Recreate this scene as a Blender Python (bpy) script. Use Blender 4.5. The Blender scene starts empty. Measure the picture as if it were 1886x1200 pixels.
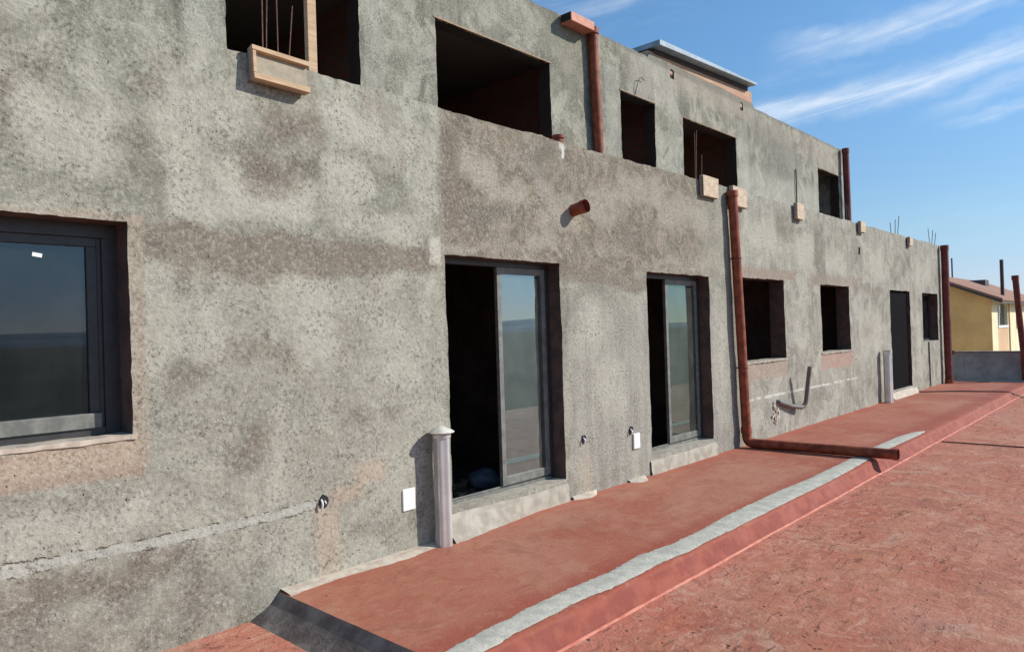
import bpy, bmesh, math, random
from mathutils import Vector, Matrix, noise
rnd = random.Random(7)
scene = bpy.context.scene

# ------------------------------------------------------------------ camera
F_PX = 1316.6
yaw, pitch, roll = math.radians(42.846), math.radians(0.423), math.radians(-1.795)
fw = Vector((math.cos(yaw) * math.cos(pitch), math.sin(yaw) * math.cos(pitch), math.sin(pitch)))
rt0 = fw.cross(Vector((0, 0, 1))).normalized()
up0 = rt0.cross(fw)
rt = math.cos(roll) * rt0 + math.sin(roll) * up0
up = -math.sin(roll) * rt0 + math.cos(roll) * up0
cam_d = bpy.data.cameras.new('camera')
cam = bpy.data.objects.new('camera', cam_d)
scene.collection.objects.link(cam)
m = Matrix((rt, up, -fw)).transposed().to_4x4()
m.translation = Vector((0, -4.47, 1.7))
cam.matrix_world = m
cam_d.sensor_fit = 'HORIZONTAL'
cam_d.sensor_width = 36
cam_d.lens = 36 * F_PX / 1886
cam_d.clip_start = 0.05
cam_d.clip_end = 20000
scene.camera = cam

# ------------------------------------------------------------------ light
S = Vector((0.95, -1.0, 0.86)).normalized()          # towards the sun
sun_el = math.asin(S.z)
sun_az = math.atan2(S.x, S.y)                        # clockwise from +Y
world = bpy.data.worlds.new('World')
scene.world = world
world.use_nodes = True
sun_d = bpy.data.lights.new('sun', 'SUN')
sun_d.energy = 3.6
sun_d.angle = math.radians(0.53)
sun_d.color = (1.0, 0.95, 0.87)
sun = bpy.data.objects.new('sun', sun_d)
scene.collection.objects.link(sun)
sun.rotation_euler = S.to_track_quat('Z', 'Y').to_euler()
scene.view_settings.view_transform = 'Standard'
scene.view_settings.look = 'None'
scene.view_settings.gamma = 1
scene.view_settings.use_curve_mapping = False
scene.view_settings.exposure = 0.45
SKY = 0.085


# ------------------------------------------------------------------ node helper
class N:
    """tiny expression builder for shader nodes"""
    def __init__(s, nt):
        s.nt = nt

    def node(s, t, **kw):
        n = s.nt.nodes.new(t)
        for k, v in kw.items():
            setattr(n, k, v)
        return n

    def put(s, sock, v):
        if v is None:
            return
        if isinstance(v, bpy.types.NodeSocket):
            s.nt.links.new(v, sock)
        elif isinstance(v, (tuple, list)) and len(v) == 3 and sock.type == 'RGBA':
            sock.default_value = (*v, 1)
        else:
            sock.default_value = v

    def m(s, op, a, b=None, c=None, clamp=False):
        n = s.node('ShaderNodeMath', operation=op, use_clamp=clamp)
        s.put(n.inputs[0], a)
        if b is not None: s.put(n.inputs[1], b)
        if c is not None: s.put(n.inputs[2], c)
        return n.outputs[0]

    def add(s, a, b): return s.m('ADD', a, b)
    def sub(s, a, b): return s.m('SUBTRACT', a, b)
    def mul(s, a, b): return s.m('MULTIPLY', a, b)
    def mx(s, a, b): return s.m('MAXIMUM', a, b)
    def mn(s, a, b): return s.m('MINIMUM', a, b)

    def ss(s, x, a, b, lo=0.0, hi=1.0):
        n = s.node('ShaderNodeMapRange', interpolation_type='SMOOTHSTEP')
        s.put(n.inputs['Value'], x)
        s.put(n.inputs['From Min'], a); s.put(n.inputs['From Max'], b)
        s.put(n.inputs['To Min'], lo); s.put(n.inputs['To Max'], hi)
        return n.outputs[0]

    def pos(s, scale=(1, 1, 1), off=(0, 0, 0), rot=(0, 0, 0)):
        tc = s.node('ShaderNodeTexCoord')
        mp = s.node('ShaderNodeMapping')
        s.put(mp.inputs['Vector'], tc.outputs['Object'])
        mp.inputs['Scale'].default_value = scale
        mp.inputs['Location'].default_value = off
        mp.inputs['Rotation'].default_value = rot
        return mp.outputs[0]

    def noise(s, v, scale, detail=4, rough=0.55, dist=0.0, col=False):
        n = s.node('ShaderNodeTexNoise')
        s.put(n.inputs['Vector'], v)
        n.inputs['Scale'].default_value = scale
        n.inputs['Detail'].default_value = detail
        n.inputs['Roughness'].default_value = rough
        n.inputs['Distortion'].default_value = dist
        return n.outputs['Color' if col else 'Fac']

    def voro(s, v, scale, feature='F1', rand=1.0):
        n = s.node('ShaderNodeTexVoronoi', feature=feature)
        s.put(n.inputs['Vector'], v)
        n.inputs['Scale'].default_value = scale
        n.inputs['Randomness'].default_value = rand
        return n.outputs['Distance']

    def mix(s, f, a, b, mode='MIX'):
        n = s.node('ShaderNodeMix', data_type='RGBA', blend_type=mode)
        s.put(n.inputs[0], f)
        s.put(n.inputs[6], a); s.put(n.inputs[7], b)
        return n.outputs[2]

    def xyz(s, v):
        n = s.node('ShaderNodeSeparateXYZ')
        s.put(n.inputs[0], v)
        return n.outputs

    def comb(s, x, y, z):
        n = s.node('ShaderNodeCombineXYZ')
        s.put(n.inputs[0], x); s.put(n.inputs[1], y); s.put(n.inputs[2], z)
        return n.outputs[0]

    def bump(s, h, strength=0.5, dist=0.01, nrm=None):
        n = s.node('ShaderNodeBump')
        n.inputs['Strength'].default_value = strength
        n.inputs['Distance'].default_value = dist
        s.put(n.inputs['Height'], h)
        s.put(n.inputs['Normal'], nrm)
        return n.outputs[0]


def new_mat(name):
    mt = bpy.data.materials.new(name)
    mt.use_nodes = True
    nt = mt.node_tree
    b = nt.nodes['Principled BSDF']
    return mt, N(nt), b


def simple(name, col, rough=0.6, var=0.25, scale=8.0, bump=0.0, metal=0.0, col2=None, stretch=(1, 1, 1), bdist=0.004, spec=0.5):
    mt, n, b = new_mat(name)
    p = n.pos(scale=stretch)
    f = n.noise(p, scale, 6, 0.6)
    c2 = col2 or tuple(c * (1 - var) for c in col)
    c1 = col if col2 else tuple(min(1, c * (1 + var * 0.6)) for c in col)
    n.put(b.inputs['Base Color'], n.mix(n.ss(f, 0.35, 0.65), c1, c2))
    n.put(b.inputs['Roughness'], n.m('ADD', rough - 0.08, n.mul(n.noise(p, scale * 3, 3), 0.16)))
    b.inputs['Metallic'].default_value = metal
    b.inputs['Specular IOR Level'].default_value = spec
    if bump:
        n.put(b.inputs['Normal'], n.bump(n.noise(p, scale * 5, 5, 0.65), bump, bdist))
    return mt


# ------------------------------------------------------------------ sky with cirrus
def build_world():
    nt = world.node_tree
    n = N(nt)
    bg = nt.nodes['Background']
    sky = n.node('ShaderNodeTexSky', sky_type='NISHITA')
    sky.sun_disc = False
    sky.sun_elevation = sun_el
    sky.sun_rotation = sun_az
    sky.altitude = 300
    sky.air_density = 1.0
    sky.dust_density = 0.25
    sky.ozone_density = 2.5
    tc = n.node('ShaderNodeTexCoord')
    d = n.xyz(tc.outputs['Generated'])
    az = n.mul(n.m('ARCTAN2', d[1], d[0]), 57.2958)
    el = n.mul(n.m('ARCSINE', d[2]), 57.2958)
    # drifting streaks run along a shallow slope in (azimuth, elevation)
    w = n.noise(n.comb(n.mul(az, 0.10), n.mul(el, 0.16), 0), 1.0, 4, 0.6)
    w2 = n.noise(n.comb(n.mul(az, 0.45), n.mul(el, 0.9), 3), 1.0, 5, 0.65)
    warp = n.add(n.mul(n.sub(w, 0.5), 2.6), n.mul(n.sub(w2, 0.5), 1.3))
    fib = n.noise(n.comb(n.mul(n.add(az, n.mul(el, 3.0)), 0.16), n.mul(n.add(el, n.mul(az, 0.12)), 0.95), 1), 1.0, 7, 0.62, 0.9)
    fib = n.ss(fib, 0.22, 0.80)
    tot = None
    # slope (deg el per deg az), elevation at az0, half width, az range, strength
    for (az0, el0, sl, hw, a0, a1, st) in ((14.5, 15.95, -0.105, 1.0, 27.0, -30, 0.62), (14.0, 19.9, -0.08, 0.95, 23.5, 2, 0.50),
                                          (10, 14.4, -0.22, 0.7, 14, -10, 0.30), (9, 13.2, -0.07, 0.45, 13, -5, 0.30),
                                          (34, 24.5, -0.25, 0.7, 40, 25, 0.18), (80, 30, 0.1, 4, 120, 55, 0.4),
                                          (-60, 25, 0.1, 4, -40, -110, 0.5), (-100, 14, 0.03, 2, -50, -160, 0.5)):
        e = n.sub(n.add(el, warp), n.add(el0, n.mul(n.sub(az, az0), sl)))
        band = n.ss(n.m('ABSOLUTE', e), hw * 1.5, 0.0)
        fade = n.ss(az, a0, a0 - 5)
        if st * 1 and a1 is not None:
            fade = n.mul(fade, n.ss(az, a1 - 4, a1 + 4))
        t = n.mul(n.mul(band, fade), st)
        tot = t if tot is None else n.mx(tot, t)
    veil = n.mul(n.ss(n.noise(n.comb(n.mul(az, 0.05), n.mul(el, 0.22), 5), 1.0, 6, 0.65, 0.6), 0.5, 0.85), 0.22)
    cl = n.m('ADD', n.mul(tot, n.m('ADD', n.mul(fib, 0.75), 0.25)), n.mul(veil, fib), clamp=True)
    cl = n.mul(cl, n.ss(el, 0.5, 6))
    tint = n.mix(n.ss(el, 2, 24), (0.84, 0.93, 1.00), (1.00, 1.33, 1.45))
    tint = n.mix(n.ss(el, 7, 1), tint, (0.74, 0.80, 1.12))
    c = n.mix(cl, n.mix(1.0, sky.outputs[0], tint, 'MULTIPLY'), (8.6, 9.1, 9.6))
    n.put(bg.inputs['Color'], c)
    bg.inputs['Strength'].default_value = SKY


build_world()


# ------------------------------------------------------------------ plaster
# soft stains and pale clouds of the hand-trowelled plaster : (x0, x1, z0, z1, softness, amount)
PALE = [(1.75, 2.25, 2.50, 2.72, .12, .8), (2.15, 2.75, 2.50, 2.78, .12, .8), (2.75, 3.25, 2.66, 3.0, .14, .95), (2.9, 3.7, 2.48, 2.66, .10, .75),
        (2.85, 3.4, 3.15, 3.4, .12, .75), (1.0, 1.5, 2.75, 3.1, .15, .6), (1.95, 2.35, 3.0, 3.3, .13, .65), (3.6, 3.97, 2.5, 3.3, .08, .5),
        (2.6, 3.0, 1.5, 2.1, .15, .6), (1.9, 2.1, 1.55, 1.95, .08, .5), (3.2, 3.8, 1.3, 1.9, .18, .5), (2.35, 2.5, .6, 1.2, .08, .5),
        (1.9, 2.6, .05, .2, .08, .5), (.8, 1.6, .6, .85, .10, .5), (3.1, 3.7, .55, .85, .12, .4),
        (4.2, 4.7, 3.05, 3.35, .10, .75), (4.5, 5.1, 2.85, 3.1, .08, .65), (5.0, 5.6, 2.50, 2.68, .09, .7), (4.0, 4.6, 2.38, 2.48, .05, .6),
        (5.5, 5.9, 2.75, 3.1, .10, .6), (6.0, 6.8, 2.8, 3.2, .14, .6), (6.6, 7.6, 3.1, 3.45, .12, .6), (7.4, 8.6, 2.9, 3.3, .18, .6),
        (5.9, 6.6, 2.45, 2.65, .10, .4), (7.1, 9.2, 2.38, 2.5, .06, .4), (5.7, 6.3, 1.4, 2.0, .2, .5), (6.1, 6.7, .7, 1.4, .2, .5), (8.75, 9.1, .3, 2.2, .1, .4),
        (9.7, 11, 2.7, 3.3, .25, .6), (11.6, 12.4, 2.5, 3.2, .2, .6), (13, 14, 2.6, 3.0, .2, .5), (15.3, 16.5, 2.5, 3.2, .25, .6), (11.4, 12.2, 1.2, 2.2, .2, .4),
        (14.6, 16.2, .9, 1.9, .25, .5), (18.8, 20.5, 2.5, 3.2, .3, .5), (18.7, 19.2, .3, 1.9, .15, .5)]
DARK = [(1.45, 1.8, 2.55, 3.0, .13, .55), (2.3, 2.75, 2.78, 2.95, .08, .6), (3.3, 3.6, 2.85, 3.0, .08, .5), (1.75, 2.1, 1.95, 2.1, .08, .4),
        (2.1, 2.4, .75, 1.1, .13, .6), (1.7, 2.0, 1.35, 1.65, .10, .5), (2.9, 3.5, 1.0, 1.15, .10, .5), (1.0, 1.9, .15, .45, .15, .5),
        (3.0, 3.7, .15, .4, .10, .4), (.9, 1.3, 3.0, 3.3, .12, .35), (1.2, 1.9, 2.3, 2.45, .1, .3), (.5, 2.4, -.3, .35, .14, .45),
        (4.2, 4.8, 2.65, 2.9, .12, .6), (5.1, 5.5, 3.1, 3.5, .12, .5), (6.5, 6.8, 2.5, 3.1, .07, .45), (7.6, 7.9, 2.5, 2.8, .10, .5), (6.9, 7.4, 2.6, 2.95, .12, .4),
        (10.8, 11.6, 3.0, 3.5, .2, .5), (12.4, 13, 2.5, 3.4, .15, .5), (14.2, 15, 2.6, 3.3, .15, .4), (16.6, 18, 2.45, 2.8, .15, .4), (15.0, 15.6, .2, 1.2, .2, .35),
        (5.6, 7.0, .0, .25, .1, .35), (17.9, 18.6, 2.6, 3.4, .2, .4), (11.3, 12.4, .1, .6, .15, .35), (5.57, 5.66, .2, 2.3, .03, .4)]
BROWN = [(1.62, 3.93, 2.17, 2.40, .09, 1.0), (1.75, 2.5, 2.05, 2.25, .10, .6), (2.0, 2.7, 1.45, 1.75, .15, .4), (2.35, 2.9, 3.02, 3.3, .10, .55),
         (2.3, 2.55, 2.62, 3.0, .08, .5), (-.2, .95, 2.75, 3.1, .12, .6), (2.25, 2.45, .85, 1.1, .07, .5), (.8, 1.8, .25, .48, .10, .55),
         (5.5, 7.2, 2.16, 2.33, .06, .9), (4.0, 4.25, 2.6, 3.5, .08, .7), (5.5, 7.6, 2.5, 2.7, .08, .3), (14.4, 16.5, 2.2, 2.4, .1, .4), (14.7, 15.6, 1.3, 1.7, .2, .35)]


def stain_rgb(x, z):
    wx = x + .16 * noise.noise((x * 1.7, z * 1.9, 11)) + .05 * noise.noise((x * 6, z * 6, 12))
    wz = z + .13 * noise.noise((x * 1.9, z * 1.7, 21)) + .05 * noise.noise((x * 6, z * 6, 22))
    out = []
    sm = lambda t: 0 if t <= 0 else 1 if t >= 1 else t * t * (3 - 2 * t)
    for L in (PALE, DARK, BROWN):
        v = 0.0
        for x0, x1, z0, z1, sf, am in L:
            if wx < x0 - sf or wx > x1 + sf or wz < z0 - sf or wz > z1 + sf: continue
            q = sm((wx - x0 + sf) / (2 * sf)) * sm((x1 + sf - wx) / (2 * sf)) * sm((wz - z0 + sf) / (2 * sf)) * sm((z1 + sf - wz) / (2 * sf))
            v = max(v, q * am)
        out.append(v)
    return (*out, 1.0)


def box_mask(n, X, Z, x0, x1, z0, z1, soft=0.05):
    a = n.mul(n.ss(X, x0 - soft, x0 + soft), n.ss(X, x1 + soft, x1 - soft))
    b = n.mul(n.ss(Z, z0 - soft, z0 + soft), n.ss(Z, z1 + soft, z1 - soft))
    return n.mul(a, b)


def plaster(name, kind):
    mt, n, b = new_mat(name)
    P = n.pos()
    x, y, z = n.xyz(P)[:]
    wa = n.xyz(n.noise(P, 2.2, 5, 0.6, col=True))
    wb = n.xyz(n.noise(P, 9.0, 4, 0.6, col=True))
    X = n.add(x, n.add(n.mul(n.sub(wa[0], .5), .45), n.mul(n.sub(wb[0], .5), .10)))
    Z = n.add(z, n.add(n.mul(n.sub(wa[1], .5), .30), n.mul(n.sub(wb[1], .5), .10)))
    Xs = n.add(x, n.add(n.mul(n.sub(wa[2], .5), .03), n.mul(n.sub(wb[0], .5), .06)))
    Zs = n.add(z, n.add(n.mul(n.sub(wa[0], .5), .06), n.mul(n.sub(wb[1], .5), .05)))
    big = n.noise(P, 0.9, 5, 0.6, 0.6)
    mid = n.noise(P, 3.2, 6, 0.62, 1.2)
    swirl = n.noise(P, 6.5, 6, 0.70, 1.1)
    rough_c = n.noise(P, 19, 5, 0.72, .3)
    fine = n.noise(P, 42, 5, 0.7)
    grain = n.noise(P, 130, 3, 0.7)
    streak = n.noise(n.pos(scale=(9, 9, 0.9)), 1.0, 5, 0.6)
    if kind == 'front':
        pale, grey, brown = (.365, .355, .285), (.20, .195, .16), (.205, .165, .12)
        c = n.mix(n.ss(big, .35, .68), pale, grey)
        c = n.mix(n.mul(n.ss(mid, .50, .72), .55), c, brown)
        # rough left coat : paler, greenish grey
        Xm = n.add(Xs, n.mul(n.sub(n.noise(P, 3.4, 5, .65), .5), .22))
        left = n.ss(Xm, 4.06, 3.93)
        lg = n.noise(n.pos(off=(3.3, 0, 1.7)), 1.25, 6, .62, 1.0)
        cl = n.mix(n.ss(n.add(n.mul(lg, .65), n.mul(mid, .35)), .42, .58), (.405, .395, .318), (.235, .23, .182))
        cl = n.mix(n.mul(n.ss(n.noise(P, 1.6, 4, .55, .8), .54, .68), .5), cl, (.25, .205, .165))
        cl = n.mix(n.mul(n.ss(Z, 2.2, 1.9), .55), cl, (.325, .31, .252))
        c = n.mix(left, c, cl)
        # brown smoother coat above the doors
        up_r = n.mul(n.ss(Xm, 3.93, 4.06), n.mul(n.ss(Z, 2.22, 2.36), n.ss(X, 9.3, 8.0)))
        cb = n.mix(n.ss(swirl, .36, .66), (.295, .245, .182), (.125, .10, .073))
        cb = n.mix(n.mul(n.ss(big, .52, .66), .7), cb, (.375, .335, .28))
        c = n.mix(n.mul(up_r, .92), c, cb)
        # fill above door piers / right of seam lower
        pier = n.mul(n.mul(n.ss(X, 5.5, 5.8), n.ss(X, 9.4, 8.9)), n.ss(Z, 2.1, 1.85))
        c = n.mix(n.mul(pier, .75), c, n.mix(n.ss(streak, .38, .62), (.345, .33, .285), (.265, .25, .215)))
        # far right: mottled pale and grey drips
        fr = n.ss(X, 9.2, 9.9)
        cf = n.mix(n.ss(streak, .38, .66), (.355, .335, .275), (.25, .235, .195))
        cf = n.mix(n.mul(n.ss(mid, .52, .66), .6), cf, (.42, .40, .355))
        c = n.mix(n.mul(fr, .85), c, cf)
        c = n.mix(n.mul(fr, n.mul(n.ss(n.noise(P, 2.3, 6, .7, .9), .50, .60), .65)), c, (.17, .158, .124))
        c = n.mix(n.mul(fr, n.mul(n.ss(n.noise(n.pos(off=(7, 3, 1)), 2.0, 6, .7, .9), .50, .60), .6)), c, (.45, .44, .37))

        def stain(x0, x1, z0, z1, soft, amt, col, warped=True):
            nonlocal c
            mk = box_mask(n, X if warped else Xs, Z if warped else Zs, x0, x1, z0, z1, soft)
            c = n.mix(n.mul(mk, amt), c, col)
        at = n.node('ShaderNodeAttribute', attribute_name='stains')
        ar = n.xyz(at.outputs['Vector'])
        wob = n.mul(n.sub(n.noise(P, 4.5, 5, .68, .6), .5), 1.1)
        for ch, col, am in ((0, n.mix(up_r, (.445, .43, .355), (.365, .325, .26)), .78), (1, (.16, .145, .112), .85), (2, (.185, .148, .112), .8)):
            c = n.mix(n.mul(n.ss(n.add(ar[ch], wob), .08, .72), n.mul(n.ss(ar[ch], .02, .35), am)), c, col)
        # sharper tan render around windows
        tan = (.43, .325, .235)
        stain(-.4, 1.62, .98, 1.16, .035, .85, tan, False)
        stain(-.4, 1.60, .93, .99, .02, .6, (.36, .24, .17), False)
        stain(1.54, 1.62, 1.0, 2.44, .018, .75, (.33, .27, .20), False)
        stain(-.4, 1.62, 2.40, 2.45, .018, .75, (.38, .31, .24), False)
        stain(2.72, 2.92, -.05, .50, .03, .55, tan, False)
        stain(2.86, 3.12, .50, .62, .03, .65, tan, False)
        stain(3.05, 3.35, .60, .75, .045, .60, tan, False)
        stain(5.75, 5.98, 0.0, .40, .05, .6, (.42, .355, .27), False)
        stain(6.72, 6.86, 0.0, .32, .03, .5, (.46, .42, .35), False)
        stain(9.55, 11.12, .88, 1.16, .03, .80, (.36, .27, .21), False)
        stain(12.6, 14.25, .86, 1.16, .03, .85, (.40, .255, .20), False)
        stain(9.6, 11.6, 2.37, 2.52, .04, .60, (.29, .20, .15), False)
        stain(12.3, 14.7, 2.34, 2.52, .04, .55, (.27, .20, .15), False)
        stain(10.3, 10.9, .1, .55, .06, .5, (.24, .23, .21), False)
        # white drips and a pale smear blob beside the door head
        stain(5.63, 5.67, 3.42, 3.56, .012, .95, (.66, .66, .6), False)
        stain(5.60, 5.68, 3.52, 3.58, .02, .8, (.6, .6, .54), False)
        stain(3.84, 3.97, 2.28, 2.50, .022, .9, (.50, .48, .40), False)
        # chased and refilled conduit line, left part
        zl = n.add(.525, n.mul(n.m('SINE', n.mul(x, 2.2)), .012))
        wc = n.xyz(n.noise(P, 26, 3, .6, col=True))
        dl = n.m('ABSOLUTE', n.sub(n.add(z, n.add(n.mul(n.sub(wb[2], .5), .055), n.mul(n.sub(wc[1], .5), .035))), zl))
        inx = n.mul(n.ss(x, -2, -1.8), n.ss(x, 2.78, 2.70))
        c = n.mix(n.mul(n.mul(n.ss(dl, .034, .022), inx), .8), c, (.41, .41, .36))
        edge = n.mul(n.mul(n.ss(dl, .026, .032), n.ss(dl, .042, .034)), inx)
        crackm = n.mul(edge, n.ss(n.noise(P, 9, 4, .7), .50, .56))
        c = n.mix(n.mul(crackm, .60), c, (.09, .08, .066))
        # same line, far part, broken white
        dl2 = n.m('ABSOLUTE', n.sub(n.add(z, n.mul(n.sub(wb[2], .5), .06)), .61))
        br = n.mul(n.mul(n.ss(dl2, .025, .012), n.mul(n.ss(x, 9.6, 9.7), n.ss(x, 14.6, 14.3))), n.ss(n.noise(P, 6, 2), .40, .5))
        c = n.mix(n.mul(br, .85), c, (.62, .61, .56))
        crk = n.mul(n.ss(n.m('ABSOLUTE', n.sub(n.add(x, n.mul(n.sub(wb[2], .5), .12)), 19.87)), .035, .02), n.ss(z, 1.13, 1.10))
        c = n.mix(n.mul(crk, 0.5), c, (.12, .11, .10))
        relief = n.mul(crackm, -.9)
        mul_pit = n.add(.45, n.mul(left, .55))
    else:
        pale, grey = (.355, .335, .262), (.145, .135, .105)
        c = n.mix(n.ss(n.add(n.mul(streak, .35), n.mul(n.noise(P, 1.7, 6, .66, .7), .65)), .40, .60), pale, grey)
        c = n.mix(n.mul(n.ss(mid, .46, .60), .6), c, (.21, .19, .145))
        c = n.mix(n.mul(n.ss(n.noise(n.pos(off=(5, 2, 8)), 1.5, 6, .7, .8), .49, .58), .7), c, (.43, .40, .32))
        c = n.mix(n.mul(n.ss(big, .52, .66), .55), c, (.15, .145, .122))
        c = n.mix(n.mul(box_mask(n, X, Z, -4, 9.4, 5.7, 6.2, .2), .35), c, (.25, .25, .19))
        for (x0, x1) in ((2.75, 3.1), (4.72, 5.0), (9.3, 9.7), (13.95, 14.4), (11.2, 11.6), (18.1, 18.4)):
            c = n.mix(n.mul(box_mask(n, Xs, Zs, x0, x1, 3, 5.9, .03), .45), c, (.37, .36, .31))
        c = n.mix(n.mul(box_mask(n, X, Z, 11.2, 14.8, 5.95, 6.5, .08), .55), c, (.38, .32, .26))
        c = n.mix(n.mul(box_mask(n, X, Z, 14.9, 20.6, 5.7, 6.2, .12), .4), c, (.37, .30, .255))
        c = n.mix(n.mul(box_mask(n, X, Z, 15.3, 17.2, 4.9, 5.9, .3), .6), c, (.14, .137, .122))
        c = n.mix(n.mul(box_mask(n, X, Z, 14.0, 18.4, 4.2, 5.0, .25), .5), c, (.45, .43, .37))
        c = n.mix(n.mul(box_mask(n, X, Z, 8.0, 8.8, 5.2, 6.3, .2), .5), c, (.16, .148, .108))
        c = n.mix(n.mul(box_mask(n, X, Z, 10.0, 11.5, 5.55, 6.3, .15), .45), c, (.46, .425, .37))
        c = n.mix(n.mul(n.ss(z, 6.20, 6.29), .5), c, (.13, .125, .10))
        relief = 0.0
        mul_pit = .35
    # speckle and pits
    c = n.mix(n.mul(n.ss(rough_c, .54, .68), .30), c, (.12, .105, .078))
    c = n.mix(n.mul(n.ss(rough_c, .45, .34), .20), c, (.52, .49, .41))
    c = n.mix(n.mul(n.mul(n.ss(fine, .51, .64), n.ss(n.noise(P, 4.5, 4, .6), .38, .62, .25, 1.0)), .72), c, (.075, .067, .052))
    c = n.mix(n.mul(n.ss(fine, .47, .36), .36), c, (.56, .53, .45))
    c = n.mix(n.mul(n.ss(grain, .45, .75), .30), c, (.50, .49, .43))
    pits = n.ss(n.voro(n.mix(.03, P, n.noise(P, 20, 2, col=True), 'ADD'), 24), .17, .05)
    pits = n.mul(n.mul(pits, n.ss(n.noise(P, 2.8, 4, .6), .50, .64)), mul_pit)
    c = n.mix(n.mul(pits, .75), c, (.055, .05, .042))
    n.put(b.inputs['Base Color'], c)
    b.inputs['Roughness'].default_value = .93
    b.inputs['Specular IOR Level'].default_value = .2
    h = n.add(n.mul(mid, .8), n.add(n.mul(swirl, .6), n.add(n.mul(rough_c, .55), n.mul(fine, .45))))
    h = n.add(h, n.mul(pits, -1.0))
    h = n.add(h, relief)
    n.put(b.inputs['Normal'], n.bump(h, .60, .022))
    return mt


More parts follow.
